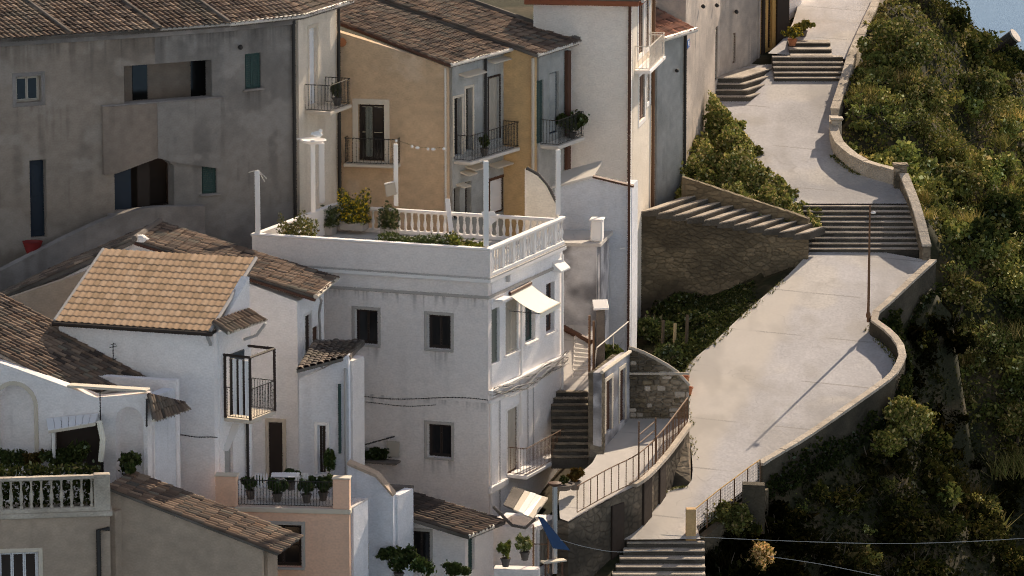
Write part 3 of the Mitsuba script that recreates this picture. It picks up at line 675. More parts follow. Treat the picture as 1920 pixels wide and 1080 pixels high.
# ================================================================== the big grey house at the upper left
A_ = thing('grey_house', 'big weathered grey house with brown tiled roof and corner loggia filling the upper left', 'house')
a549 = P(549, 33, 9.3); zA = a549[2]; a420 = along(a549, 40, 420); a290 = along(a420, 30, 290); a0 = along(a290, 26, -60)
aR = along(a549, 70, 631)
zbA = -6.0
wa0 = Wall(A_, a0, a290, zbA, zA, 'grey_stucco', .5); wa1 = Wall(A_, a290, a420, zbA, zA, 'cool_grey_stucco', .5); wa2 = Wall(A_, a420, a549, zbA, zA, 'cool_grey_stucco', .5)
waR = Wall(A_, a549, aR, zbA, zA, 'cream_stucco', .4, start=.48)
window(wa0, 30, 143, 77, 192, 'pane', 'beige_wood', depth=.2, trim='grey_stucco_pale', trim_w=.14, out=.012)
window(wa0, 55, 300, 86, 446, 'door', 'blue_door', leaf='blue_door', name='door', depth=.28, nleaf=1)
window(wa2, 459, 100, 489, 166, 'shutter', 'green_paint', leaf='green_paint', depth=.06, sill='grey_stucco_pale', label='green shuttered window right of the loggia')
window(wa1, 378, 291, 406, 363, 'shutter', 'green_paint', leaf='green_paint', depth=.08, nleaf=1, sill='grey_stucco_pale', label='dark green closed shutter')
# loggia: an opening round the shallow corner, a parapet below it
s0, s1, z0, z1 = wa0.rect(232, 122, 290, 196); wa0.hole(s0, wa0.len + .02, z0, z1)
s0b, s1b, z0b, z1b = wa1.rect(290, 116, 397, 182); wa1.hole(-.02, s1b, z0, z1)
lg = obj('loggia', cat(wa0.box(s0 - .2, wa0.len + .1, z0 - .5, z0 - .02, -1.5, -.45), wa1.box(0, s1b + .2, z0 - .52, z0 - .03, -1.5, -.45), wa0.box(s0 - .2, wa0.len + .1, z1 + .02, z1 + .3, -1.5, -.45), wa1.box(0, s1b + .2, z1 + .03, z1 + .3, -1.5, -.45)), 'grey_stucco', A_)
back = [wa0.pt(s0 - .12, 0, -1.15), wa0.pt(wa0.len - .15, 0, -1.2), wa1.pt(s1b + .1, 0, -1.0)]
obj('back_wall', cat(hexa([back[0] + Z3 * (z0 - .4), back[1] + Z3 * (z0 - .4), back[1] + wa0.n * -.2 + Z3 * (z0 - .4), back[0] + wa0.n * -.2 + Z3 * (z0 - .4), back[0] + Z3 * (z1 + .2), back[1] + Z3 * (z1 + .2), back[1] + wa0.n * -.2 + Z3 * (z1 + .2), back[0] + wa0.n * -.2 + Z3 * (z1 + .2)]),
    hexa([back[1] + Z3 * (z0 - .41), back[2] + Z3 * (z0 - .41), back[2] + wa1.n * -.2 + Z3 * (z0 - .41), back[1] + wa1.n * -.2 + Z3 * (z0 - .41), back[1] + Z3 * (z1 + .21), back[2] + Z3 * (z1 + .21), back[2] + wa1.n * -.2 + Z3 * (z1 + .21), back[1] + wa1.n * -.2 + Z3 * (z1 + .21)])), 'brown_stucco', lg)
bw0 = Wall(A_, back[0], back[1], 0, 1, 'grey_stucco'); bw1 = Wall(A_, back[1], back[2], 0, 1, 'grey_stucco')
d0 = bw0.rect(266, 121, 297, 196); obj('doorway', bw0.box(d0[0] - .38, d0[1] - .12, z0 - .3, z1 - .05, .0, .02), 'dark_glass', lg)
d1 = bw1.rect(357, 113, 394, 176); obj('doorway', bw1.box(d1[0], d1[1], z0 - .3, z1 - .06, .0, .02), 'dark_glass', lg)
zlo0, zlo1 = wa0.sz(250, 322)[1], wa1.sz(330, 318)[1]; xl = wa0.sz(191, 250)[0]; zc = wa0.sz(288, 296)[1]
pb = obj('balcony_front', wa0.plate([(xl, zlo0), (xl + .45, zlo0), (wa0.len, zc), (wa0.len, z0 + .02), (xl, z0 + .02)], [], .13, .128), 'brown_stucco', A_)
pb2 = obj('balcony_front', wa1.plate([(0, zc), (wa1.sz(330, 300)[0], zlo1 + .25), (wa1.sz(412, 300)[0], zlo1 - .1), (wa1.sz(412, 250)[0], z0 + .021), (0, z0 + .021)], [], .13, .128), 'cool_grey_stucco', A_)
obj('cap', cat(wa0.box(xl - .03, wa0.len + .02, z0 + .022, z0 + .075, -.40, .17, .02)), 'grey_stucco_pale', pb); obj('cap', wa1.box(.02, wa1.sz(415, 180)[0], z0 + .023, z0 + .075, -.40, .17, .02), 'grey_stucco_pale', pb2)
# deep arched opening below the corner
q0 = wa0.rect(214, 304, 262, 395); wa0.holes.append([(q0[0], q0[2]), (wa0.len + .02, q0[2]), (wa0.len + .02, q0[3] + .12), (q0[0] + .75, q0[3] + .06), (q0[0], q0[3] - .22)])
q1 = wa1.rect(290, 304, 326, 388); wa1.holes.append([(-.02, q0[2]), (q1[1], q0[2]), (q1[1], q0[3] - .25), (q1[1] - .3, q0[3] + .0), (-.02, q0[3] + .12)])
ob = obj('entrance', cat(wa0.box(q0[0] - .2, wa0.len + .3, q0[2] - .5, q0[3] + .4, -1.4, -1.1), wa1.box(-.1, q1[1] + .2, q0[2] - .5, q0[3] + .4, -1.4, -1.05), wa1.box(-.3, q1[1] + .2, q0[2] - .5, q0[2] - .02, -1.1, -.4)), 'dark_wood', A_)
obj('door_leaf', wa0.box(q0[0] + .1, q0[0] + .75, q0[2], q0[3] - .1, -.42, -.36), 'blue_door', ob); obj('door_leaf', wa0.box(q0[0] + 1.0, q0[0] + 1.45, q0[2], q0[3] - .1, -.46, -.40), 'dark_wood', ob)
obj('sill', cat(wa0.box(q0[0] - .3, wa0.len + .05, q0[2] - .2, q0[2] - .04, -.3, .5, .03), wa1.box(.1, q1[1] + .9, q0[2] - .21, q0[2] - .05, -.3, .5, .03)), 'grey_stucco_pale', ob)
# right hand return with a narrow white door and iron balcony
kd = window(waR, 579, 52, 594, 197, 'door', 'white_wood', leaf='white_wood', name='door', depth=.12, nleaf=1, trim='cream_trim', trim_w=.12, label='narrow white balcony door')
bz = waR.sz(585, 203)[1]; b0, b1 = waR.sz(571, 200)[0], waR.sz(601, 200)[0]
balcony(waR, b0, b0 + 2.0, bz, 1.0, .95, .11, 'cream_trim', gap=.12)
pipe(A_, [wa2.pt(wa2.len - .05, zA + .02, .10), wa2.pt(wa2.len - .05, -1.5, .10)], .065)
pipe(A_, [waR.pt(waR.len - .1, zA + .2, .12), waR.pt(waR.len - .1, -1.5, .12)], .055)
for w_, mt_, lv in ((wa0, 'grey_stucco', [(zA - .22, 0, 99, 1.6), (z0, xl, 99, .9), (wa0.sz(50, 192)[1], wa0.sz(28, 192)[0], wa0.sz(80, 192)[0], 1.2)]), (wa1, 'cool_grey_stucco', [(zA - .22, 0, 99, 1.3), (z0, 0, 2.3, 1.1)]), (wa2, 'cool_grey_stucco', [(zA - .22, 0, 99, 1.5), (wa2.sz(470, 168)[1], wa2.sz(459, 166)[0], wa2.sz(489, 166)[0], 1.2)])):
    w_.mat = w_.mat + '_streaked' + ('' if w_ is not wa2 else '_right'); drips(w_.mat, mt_, w_.o, w_.e, lv)
for w_ in (wa0, wa1, wa2, waR): w_.done()
obj('cornice', cat(wa0.box(-.2, wa0.len, zA - .22, zA + .01, .004, .12), wa1.box(-.05, wa1.len + .02, zA - .221, zA + .011, .004, .12), wa2.box(-.05, wa2.len + .05, zA - .222, zA + .012, .004, .12)), 'grey_stucco_pale', A_)
far = A([-.62, .78, 0]); far = far / np.linalg.norm(far); upv = far * 7.5 + Z3 * 2.3
e = [wa0.pt(-.4, zA + .06, .32), wa0.pt(wa0.len + .08, zA + .06, .32), wa1.pt(wa1.len + .06, zA + .06, .32), wa2.pt(wa2.len + .25, zA + .06, .32), waR.pt(waR.len + .3, zA + .06, .5)]
for i in range(3):
    q = [e[i], e[i + 1], e[i + 1] + upv, e[i] + upv]
    roof(A_, *q, seed=i, w=.20, l=.34)
    if i < 2: obj('seam', tube([e[i + 1] + Z3 * .06, e[i + 1] + upv + Z3 * .06], .09, 6), 'dark_render', A_)
obj('seam', tube([e[0] * .45 + e[1] * .55 + Z3 * .06, e[0] * .45 + e[1] * .55 + upv + Z3 * .06], .08, 6), 'dark_render', A_)
roof(A_, e[3], e[4], e[4] + A([-7, 1.5, 1.6]), e[3] + upv * .9, seed=9, w=.20, l=.34)
gutter(A_, [e[0], e[1]], .045, 'dark_render'); gutter(A_, [e[1], e[2]], .05, 'grey_trim'); gutter(A_, [e[2] , e[3] + Z3 * .02, e[4] + Z3 * .02], .075, 'pale_metal')
bq = [aR, aR + A([-6.5, 3.2, 0]), a0 + A([-1, 9.5, 0]), a0]
for i in range(3): Wall(A_, bq[i], bq[i + 1], zbA, zA + (1.5 if i == 1 else -.1), 'grey_stucco', .3, start=.01).done()
obj('wall_lamp', ball(wa2.pt(wa2.sz(447, 90)[0], wa2.sz(447, 88)[1], .12), .09), 'iron', A_)
# sloping ramp wall and steps at the foot of the grey house
k = thing('ramp_wall', 'pale sloping ramp wall at the foot of the grey house above the old roofs', 'wall')
ra, rb, rc = wa0.pt(wa0.sz(20, 515)[0] - 1.5, 0, 1.4), wa0.pt(wa0.sz(205, 400)[0], 0, 1.0), wa1.pt(wa1.sz(368, 385)[0], 0, .7)
tz = [wa0.sz(-30, 520)[1] + .2, P(200, 402, rb[1])[2], P(365, 386, rc[1])[2]]
ln = A([[*ra[:2], tz[0]], [*rb[:2], tz[1]], [*rc[:2], tz[2]]]); ln = polyline(ln, 5)
obj('wall_body', strip(ln[:, 2] - 4.5, ln, offset(ln, -.35)), 'grey_stucco_pale', k)

# ================================================================== the orange house behind the terrace
B_ = thing('orange_house', 'orange plastered house with low brown tiled roof behind the white terrace', 'house')
bC = P(838, 122, 12.5); zB = bC[2]; bL = along(bC, -12, 632); bR = along(bC, 62, 952); zbB = -3.0
wbF = Wall(B_, bL, bC, zbB, zB, 'orange_stucco', .4, tops=[(0, zB + .27 * np.linalg.norm((bL - bC)[:2])), (np.linalg.norm((bL - bC)[:2]), zB)])
wbR = Wall(B_, bC, bR, zbB, zB - .06, 'greyblue_stucco', .35, start=.39)
kw = window(wbF, 671, 196, 720, 302, 'pane', 'dark_wood', trim='cream_trim', trim_w=.20, depth=.2, out=.03)
s0, s1, z0, z1 = wbF.rect(671, 196, 720, 302)
obj('curtain', cat(*[tube([wbF.pt(s0 + .28 + .05 * i, z0 + .15, -.13 + .012 * (i % 2)), wbF.pt(s0 + .28 + .05 * i, z1 - .1, -.13 + .012 * (i % 2))], .026, 6) for i in range(5)]), 'grey_green_paint', kw)
balcony(wbF, s0 - .42, s1 + .62, z0 - .05, .55, .95, .10, 'cream_trim', gap=.13)
obj('wall_vent', lathe((0, 0, 0), [(.02, 0), (.16, .01), (.17, .05), (.12, .06)], 12), 'terracotta', B_, to_world=T([[1, 0, 0, wbF.pt(wbF.sz(641, 79)[0], wbF.sz(641, 79)[1], .0)[0]], [0, 0, -1, wbF.pt(wbF.sz(641, 79)[0], 0, 0)[1]], [0, 1, 0, wbF.sz(641, 79)[1]], [0, 0, 0, 1]]))
pipe(B_, [wbF.pt(wbF.sz(634, 60)[0], zB + 1.0, .08), wbF.pt(wbF.sz(634, 60)[0], -1.5, .08)], .07)
# shaded right side: doors, canopy ledges, balcony
for (u0, v0, u1, v1) in ((851, 183, 866, 292), (873, 165, 886, 282)):
    window(wbR, u0, v0, u1, v1, 'door', 'dark_wood', leaf='dark_glass', name='door', depth=.2, nleaf=1, trim='cream_trim', trim_w=.10)
window(wbR, 916, 145, 936, 262, 'door', 'beige_wood', leaf='beige_wood', name='door', depth=.1, nleaf=2, trim='dark_wood', trim_w=.08)
for (u0, v0, u1) in ((851, 352, 862), (872, 340, 884)):
    window(wbR, u0, v0, u1, v0 + 60, 'pane', 'dark_wood', depth=.2, nleaf=1)
window(wbR, 918, 335, 948, 400, 'door', 'brown_wood', leaf='white_wood', name='door', depth=.12, nleaf=1, trim='brown_wood', trim_w=.1)
for (u0, u1, v, d) in ((860, 898, 138, .35), (914, 946, 112, .3), (862, 878, 322, .4), (872, 896, 312, .45), (916, 946, 308, .4), (855, 868, 345, .35)):
    s_a, z_a = wbR.sz(u0, v); s_b = wbR.sz(u1, v)[0]
    obj('canopy_ledge', hullm([wbR.pt(s, z, d_) for s in (s_a, s_b) for z, d_ in ((z_a, .004), (z_a - .06, .004), (z_a - .10, d), (z_a - .14, d))]), 'cream_trim', B_)
s_a, z_a = wbR.sz(848, 300); s_b = wbR.sz(944, 300)[0]
z_b = wbR.sz(862, 298)[1]; balcony(wbR, s_a + .1, s_b, z_b, .7, .95, .12, 'pale_metal', gap=.12)
pipe(B_, [wbR.pt(wbR.sz(907, 118)[0], zB - .1, .08), wbR.pt(wbR.sz(907, 118)[0], -1.0, .08)], .055)
pipe(B_, [wbF.pt(wbF.len - .05, zB - .1, .06), wbF.pt(wbF.len - .05, -1.0, .06)], .04, 'pale_metal')
# second, set back part
b2L = along(bR, 62, 944); b2C = along(b2L, -12, 1003); b2R = along(b2C, 66, 1066); z2 = P(1003, 103, b2C[1])[2]
wb2F = Wall(B_, b2L, b2C, zbB, z2, 'ochre_stucco', .35, tops=[(0, z2 + .27 * np.linalg.norm((b2L - b2C)[:2])), (np.linalg.norm((b2L - b2C)[:2]), z2)])
wb2R = Wall(B_, b2C, b2R, zbB, z2 - .04, 'greyblue_stucco', .35, start=.34)
window(wb2R, 1009, 150, 1019, 268, 'shutter', 'green_paint', leaf='green_paint', depth=.06, nleaf=1)
window(wb2R, 1030, 135, 1048, 250, 'door', 'blue_door', leaf='greyblue_stucco', name='door', depth=.1, nleaf=1)
s_a, z_a = wb2R.sz(1012, 272); s_b = wb2R.sz(1062, 250)[0]
balcony(wb2R, s_a, s_b, z_a, .75, .95, .14, 'pale_metal', gap=.12)
pipe(B_, [wb2F.pt(wb2F.len - .06, z2 - .1, .07), wb2F.pt(wb2F.len - .06, -1.0, .07)], .06, 'cream_trim'); pipe(B_, [wb2R.pt(wb2R.len - .3, z2 - .2, .1), wb2R.pt(wb2R.len - .3, -1.0, .1)], .13, 'brown_wood')
for w_ in (wbF, wbR, wb2F, wb2R): w_.done()
Wall(B_, b2R, b2R + (bL - bC), zbB, z2 - .3, 'orange_stucco', .3).done()
up_dir = -wbR.n; rslope = up_dir * 1.0 + Z3 * .27
eo = .28; LB0 = 0
e0 = wbR.pt(-.22, zB + .05, eo); e1 = wbR.pt(wbR.len + .75, zB + .05, eo)
LB = 7.0
roof(B_, e0, e1, e1 + rslope * LB, e0 + rslope * LB, seed=21, w=.195, l=.34, pieces=300)
e2 = wb2R.pt(-.25, z2 + .05, .25); e3 = wb2R.pt(wb2R.len + .5, z2 + .05, .25); up2 = -wb2R.n * 1.0 + Z3 * .27
roof(B_, e2, e3, e3 + up2 * 9.0, e2 + up2 * 9.0, seed=22, w=.195, l=.34, pieces=300)
gutter(B_, [e0 - wbR.n * -.02, e1 - wbR.n * -.02], .075); gutter(B_, [e2, e3], .075)
obj('ridge_flashing', tube([e3 + Z3 * .08, e3 + up2 * 9 + Z3 * .08], .12, 6), 'dark_render', B_)
obj('verge', cat(tube([e0 + Z3 * -.03, e0 + rslope * LB + Z3 * -.03], .06, 6)), 'brown_wood', B_)

# ================================================================== the tall plain house
C_ = thing('tall_house', 'tall plain beige house with red brown eave and tall shuttered windows on its sunny side', 'house')
cC = P(1184, 10, 19.0); zC = cC[2]; cL = along(cC, -8, 1000); cR = along(cC, 80, 1223); zbC = -7.0
wcF, wcR = box_house(C_, cL, cC, cR, zbC, zC, 'tall_stucco', 'cream_stucco')
for (u0, v0, u1, v1) in ((1197, -6, 1206, 100), (1211, -6, 1217, 88), (1198, 140, 1209, 224), (1213, 120, 1218, 190)):
    window(wcR, u0, v0, u1, v1, 'shutter', 'brown_wood', leaf='brown_wood', depth=.05, trim='white_trim', trim_w=.18, nleaf=2)
zb_ = wcR.sz(1200, 122)[1]
for (u0, u1) in ((1190, 1214), (1215, 1219)):
    balcony(wcR, wcR.sz(u0, 110)[0], wcR.sz(u1, 110)[0], zb_, .6, .9, .14, 'white_trim', 'pale_metal', gap=.14)
pipe(C_, [wcF.pt(wcF.len - .05, zC, .08), wcF.pt(wcF.len - .05, zbC, .08)], .06, 'brown_wood'); pipe(C_, [wcR.pt(wcR.len - .1, zC, .08), wcR.pt(wcR.len - .1, zbC, .08)], .07, 'rust_iron')
wcF.done(); wcR.done()
obj('eave', cat(wcF.box(-.3, wcF.len + .3, zC + .002, zC + .3, -.3, .35, .02), wcR.box(-.1, wcR.len + .2, zC + .003, zC + .14, -.3, .40, .02)), 'red_brown_paint', C_)
cD = cL + cR - cC
roof(C_, wcF.pt(-.3, zC + .32, .4), wcF.pt(wcF.len + .4, zC + .32, .4), A([*cR[:2], zC + 1.4]), A([*cD[:2], zC + 1.4]), seed=31)
gutter(C_, [wcR.pt(-.2, zC + .2, .45), wcR.pt(wcR.len + .3, zC + .2, .45)], .08)

# ================================================================== small shaded house beside it
D_ = thing('small_grey_house', 'small blue grey house with shining gutter, right of the tall house', 'house')
dC = P(1226, 75, 25.0); zD = dC[2]; dR = along(dC, 64, 1284); dL = dC + A([-4, .6, 0]); 
wdF, wdR = box_house(D_, dL, dC, dR, -4.0, zD, 'greyblue_stucco', 'greyblue_stucco')
wdF.done(); wdR.done()
eD0, eD1 = wdR.pt(-.1, zD + .05, .42), wdR.pt(wdR.len + .15, zD + .05, .42); upD = -wdR.n + Z3 * .42
roof(D_, eD0, eD1, eD1 + upD * 3.4, eD0 + upD * 3.4, seed=41, pal=OLD * A([1.5, 1.0, .9])); gutter(D_, [eD0, eD1], .10)
pipe(D_, [wdR.pt(wdR.len - .08, zD - .1, .07), wdR.pt(wdR.len - .08, -3, .07)], .06)
obj('wall_lamp', cat(ball(wdR.pt(wdR.sz(1264, 132)[0], wdR.sz(1264, 132)[1], .12), .08)), 'iron', D_)

# ================================================================== long pale wall, ochre doorway and white house by the upper steps
E_ = thing('long_pale_house', 'long pale plastered house with a small blue sign, streaked by plant shadows', 'house')
eC = A([*dR[:2], 0]) + A([.06, .6, 0]); pe_ = P(1286, 185, eC[1]); eM = along(A([*eC[:2], 1.0]), 79, 1349); eR = along(A([*eM[:2], 1.5]), 66, 1425)
weF = Wall(E_, eC + A([-5, .8, 0]), eC, -4, 7.5, 'long_stucco', .35); weR = Wall(E_, eC, eM, -4, 7.5, 'long_stucco', .35, start=.34); weS = Wall(E_, eM, eR, -4, 7.5, 'long_stucco', .35)
for w_, u0, v0, u1, v1 in ((weR, 1341, 50, 1346, 150), (weS, 1374, 62, 1380, 118)):
    window(w_, u0, v0, u1, v1, 'door', 'brown_wood', leaf='beige_wood', name='door', depth=.06, nleaf=1)
sg = weR.rect(1288, 70, 1300, 86); k = obj('sign', weR.box(sg[0], sg[0] + .55, sg[2], sg[3], .005, .03), 'sign_blue', E_)
obj('sign_mark', weR.box(sg[0] + .15, sg[0] + .38, sg[2] + .09, sg[3] - .07, .031, .036), 'cloth_white', k)
for w_, u, v in ((weS, 1375, 22), (weR, 1312, 12), (weR, 1338, 10)): obj('wall_lamp', ball(w_.pt(w_.sz(u, v)[0], w_.sz(u, v)[1], .14), .09, rough=.4), 'iron', E_)
weF.done(); weR.done(); weS.done(); Wall(E_, eR, eR + A([-5, 1, 0]), -4, 7.5, 'long_stucco', .3).done(); obj('roof', hexa([[*(q_)[:2], 7.5] for q_ in (eC + A([-5, .8, 0]), eC, eR, eR + A([-5, 1, 0]))] + [[*(q_)[:2], 7.7] for q_ in (eC + A([-5, .8, 0]), eC, eR, eR + A([-5, 1, 0]))]), 'red_brown_paint', E_)
F_ = thing('ochre_house', 'narrow ochre house front with brown door jambs at the top of the steps', 'house')
fC = P(1428, 95, eR[1] + .3); fR = along(fC, 40, 1478)
wf = Wall(F_, fC, fR, -2, 8, 'ochre_paint', .4); 
window(wf, 1441, -40, 1449, 90, 'door', 'dark_wood', leaf='brown_wood', name='door', depth=.15, nleaf=1); wf.done()
pipe(F_, [wf.pt(.03, 8, .06), wf.pt(.03, 0, .06)], .09, 'dark_wood'); obj('jamb', wf.box(wf.len - .75, wf.len - .05, 0, 8, .004, .10), 'dark_wood', F_)
Wall(F_, fR, fR + A([-1.5, 4, 0]), -2, 8, 'ochre_paint', .3).done()
G_ = thing('white_house', 'white house wall catching the light at the foot of the far path', 'house')
gC = P(1474, 80, 46.0); gR = along(gC, 60, 1502); wg = Wall(G_, gC, gR, -1, 9, 'white_paint', .4); wg.done(); Wall(G_, gR, gR + A([-2, 5, 0]), -1, 9, 'white_paint', .3).done(); Wall(G_, gC + A([-3, 1.5, 0]), gC, -1, 9, 'white_paint', .3).done()

# ================================================================== the white house with the roof terrace
N_ = thing('white_terrace_house', 'big white corner house with balustraded roof terrace in the middle of the picture', 'house')
nC = P(915, 465, 0.0); nL = Pz(475, 437, nC[2]); nR = Pz(1055, 405, nC[2]); nD = nL + nR - nC
ZP = nC[2]; ZF = ZP - 1.02                                   # parapet top, terrace floor
wnF, wnR = box_house(N_, nL, nC, nR, -9.5, ZF - .16, 'white_stucco', 'white_paint')
for (u0, v0, u1, v1) in ((665, 581, 708, 646), (801, 591, 845, 655), (801, 796, 846, 858)):
    window(wnF, u0, v0, u1, v1, 'pane', 'dark_wood', trim='grey_trim', trim_w=.11, depth=.2, sill='grey_trim', sill_out=.06, nleaf=2)
# cornice, string course and terrace slab
ov = .14
obj('cornice', cat(wnF.box(-.02, wnF.len + ov, ZF - .159, ZF - .03, .002, ov, .02), wnR.box(-.05, wnR.len + .05, ZF - .158, ZF - .031, .002, ov - .004, .02)), 'white_trim', N_)
obj('string_course', cat(wnF.box(0, wnF.len + .06, ZF - .72, ZF - .62, .002, .07, .015), wnR.box(-.02, wnR.len, ZF - .721, ZF - .621, .002, .065, .015)), 'grey_trim', N_)
pl = [nL + wnF.n * .13, nC + wnF.n * .13 + wnR.n * .13, nR + wnR.n * .13, nD]
obj('terrace_floor', hexa([A([q[0], q[1], ZF - .03 + .003]) for q in pl] + [A([q[0], q[1], ZF + .02]) for q in pl]), 'concrete', N_)
pf = obj('parapet', cat(wnF.box(-.02, wnF.len + .10, ZF + .021, ZP - .07, -.10, .10, .015)), 'white_stucco', N_)
obj('cap', wnF.box(-.06, wnF.len + .13, ZP - .069, ZP, -.14, .14, .02), 'white_trim', pf)
BAL = [(.055, 0), (.055, .05), (.032, .07), (.040, .12), (.062, .22), (.060, .30), (.034, .42), (.026, .52), (.034, .60), (.05, .62), (.05, .66)]
def balustrade(name, W, s0, s1, zf, zp, d, gap, post_gap, th=.17, mat='white_trim', end_posts=True):
    h = zp - zf; k = obj(name, W.box(s0, s1, zf, zf + .14, d - th / 2, d + th / 2, .02), mat, N_ if W in (wnF, wnR, wnB) else W.house)
    obj('handrail', W.box(s0 - .03, s1 + .03, zp - .11, zp, d - th * .62, d + th * .62, .025), mat, k)
    sc = (zp - .112 - zf - .139) / .66
    m = mikit.ply(lathe((0, 0, 0), [(r, z * sc) for r, z in BAL], 10), mat, smooth=40); n = int((s1 - s0) / gap)
    m2 = mikit.ply(cbox((-.075, -.075, 0), (.15, 0, 0), (0, .15, 0), (0, 0, .66 * sc), .012), mat)
    for i in range(n + 1):
        s = s0 + .10 + (s1 - s0 - .20) * i / n; q = W.pt(s, zf + .1395, d); p = post_gap and i % post_gap == 0
        put('post' if p else 'baluster', m2 if p else m, k, T().translate(q.tolist()).rotate([0, 0, 1], math.degrees(math.atan2(W.e[1], W.e[0]))))
    return k
wnB = Wall(N_, nD, nR, ZF, ZP, 'white_stucco')               # frame of the far side of the terrace, seen from inside
balustrade('balustrade', wnR, .12, wnR.len, ZF + .021, ZP, -.0, .235, 4)
sB = wnB.sz(658, 400)[0]
balustrade('balustrade', wnB, sB, wnB.len - .1, ZF + .021, ZP - .1, -.0, .245, 0)
obj('parapet', wnB.box(-.0, sB - .04, ZF + .021, ZP - .02, -.1, .1, .02), 'white_trim', N_)
Lw = Wall(N_, nL, nD, ZF, ZP, 'white_stucco'); obj('parapet', Lw.box(.1, Lw.len - .11, ZF + .022, ZP - .03, -.1, .1, .02), 'white_trim', N_)
# posts of the former pergola
def post(u, v0, v1, Y, w=.17, cap=False):
    b = P(u, v1, Y); t = P(u, v0, Y)[2]
    k = obj('terrace_post', cbox(b - A([w / 2, w / 2, 0]), (w, .02, 0), (-.02, w, 0), (0.0, 0, t - b[2]), .015), 'white_trim', N_); return k, b, t
post(484, 320, 438, nL[1] - .05, .17); post(912, 302, 462, .12, .17); post(1047, 281, 402, 5.95, .16); post(743, 270, 386, nD[1] - 1.5 + .1, .15)
post(588, 262, 398, nL[1] + 2.6, .15); k, b, t = post(604, 268, 380, nD[1] - .3, .2)
k = thing('post_antenna', 'small thin antenna arms on top of the leftmost white terrace post', 'antenna'); c = P(484, 322, nL[1] - .05)
for dv in ((-.32, 0, -.02), (.22, .05, -.35), (.3, 0, -.25)): obj('element', tube([c + A([0, 0, .06]), c + A(dv)], .014, 5), 'pale_metal', k)
k = thing('bulb_string', 'slack string of small pale lamps running right from the rear terrace post', 'lights'); c0, c1 = P(743, 262, nD[1] - 1.4), P(832, 277, nD[1] - 1.6)
pp_ = [c0 + (c1 - c0) * t - Z3 * .12 * math.sin(math.pi * t) for t in np.linspace(0, 1, 10)]; obj('wire', tube(pp_, .007, 4), 'cable', k)
for t in (0, 3, 4, 6, 7, 9): obj('bulb', ball(pp_[t] - Z3 * .04, .05, (1.6 if t in (4, 7) else 1, 1, 1)), 'cloth_white', k, smooth=60)
# ---- things on the terrace
bb = thing('bird_bath', 'pale shallow bowl with a small white ornament on the left terrace posts', 'ornament')
c = P(590, 263, nL[1] + 2.6)
obj('bowl', lathe(c + A([-.05, 0, -.05]), [(.05, -.12), (.28, -.04), (.46, .06), (.44, .08), (.25, .0), (.04, -.02)], 16), 'white_trim', bb, smooth=40)
obj('arm', hullm([c + A(q) for q in ((-.1, 0, .06), (-.1, .1, .06), (-.62, 0, .02), (-.62, .08, .02), (-.1, 0, .12), (-.62, 0, .06))]), 'white_trim', bb)
obj('ornament_figure', cat(ball(c + A([.1, 0, .2]), .14, (1.2, .8, .8), rough=.6), ball(c + A([.2, -.02, .33]), .07), hullm([c + A(q) for q in ((0, 0, .2), (-.1, .05, .28), (.1, .1, .25), (-.15, 0, .18))])), 'cloth_white', bb, smooth=50)
def planter(lab, c, ex, w, d, h, seed, n=900, hh=.35, tint=(1, 1, 1), flowers=None, mat='grey_trim', name='planter_box', size=.075, dry=.05):
    k = thing(name, lab, 'planter'); c = A(c, float); ex = A(ex, float); ey = A([-ex[1], ex[0], 0])
    obj('trough', cbox(c - ex * w / 2 - ey * d / 2, ex * w, ey * d, Z3 * h, .015), mat, k)
    rs = np.random.RandomState(seed); pts = c + Z3 * (h + .02) + ex * ((rs.rand(n, 1) - .5) * (w + .15)) + ey * ((rs.rand(n, 1) - .5) * (d + .2)); pts[:, 2] += (rs.rand(n) ** 1.3) * hh * (.5 + meshkit.noise(pts * 2.5)) - .06
    m, cc = leaves(pts, size, seed, tint, dry=dry)
    obj('foliage', m, 'leaf', k, color=cc)
    if flowers:
        f = pts[rs.rand(n) < flowers[1]] + A([0, 0, .05]); mm, fc = leaves(f, .07, seed + 1); tag(obj('flowers', mm, 'leaf', k, color=np.repeat(A(flowers[0], float)[None], len(mm[0]), 0) * (.7 + .5 * rs.rand(len(mm[0]), 1))), kind='stuff')
    return k
eF = wnF.e
planter('long trough of dark green plants behind the front parapet of the terrace', wnF.pt(wnF.sz(790, 440)[0], ZP - .55, -.55), eF, 3.3, .5, .32, 3, 3000, .42, (.8, .9, .8))
planter('short trough of yellow green plants at the front corner of the terrace', wnF.pt(wnF.sz(868, 455)[0], ZP - .50, -.45), eF, 1.1, .45, .32, 4, 1300, .42, (1.7, 1.6, .9))
planter('mixed potted shrubs at the left end of the terrace', wnF.pt(wnF.sz(540, 440)[0], ZP - .50, -.85), eF, 1.1, .7, .3, 5, 1300, .75, (1.2, 1.1, 1.0), ((.7, .6, .5), .05))
planter('bush of bright yellow flowers against the rear parapet of the terrace', wnB.pt(wnB.sz(672, 390)[0], ZP - .85, .45), eF, .9, .55, .3, 6, 1500, 1.0, (1.0, 1.0, .8), ((.85, .62, .05), .45))
planter('grey green bushy pot plant left of the rear terrace balusters', wnB.pt(wnB.sz(632, 420)[0], ZP - 1.0, .9), eF, .5, .5, .35, 7, 900, .6, (.9, 1.0, 1.1))
planter('dark climbing plant drooping over the rear balustrade', wnB.pt(wnB.sz(735, 405)[0], ZP - .95, .35), eF, .5, .4, .25, 8, 700, .8, (.7, .75, .7))
k = thing('wooden_plank', 'pale sunlit plank lying across the left end of the terrace', 'plank')
a, b = wnF.pt(wnF.sz(556, 442)[0], ZP + .06, -.35), wnB.pt(wnB.sz(617, 424)[0], ZP - .45, 1.9)
tag(k); obj('board', cbox(a, b - a, A([-.05, -.18, 0]), Z3 * .05, .01), 'cloth_white', k)
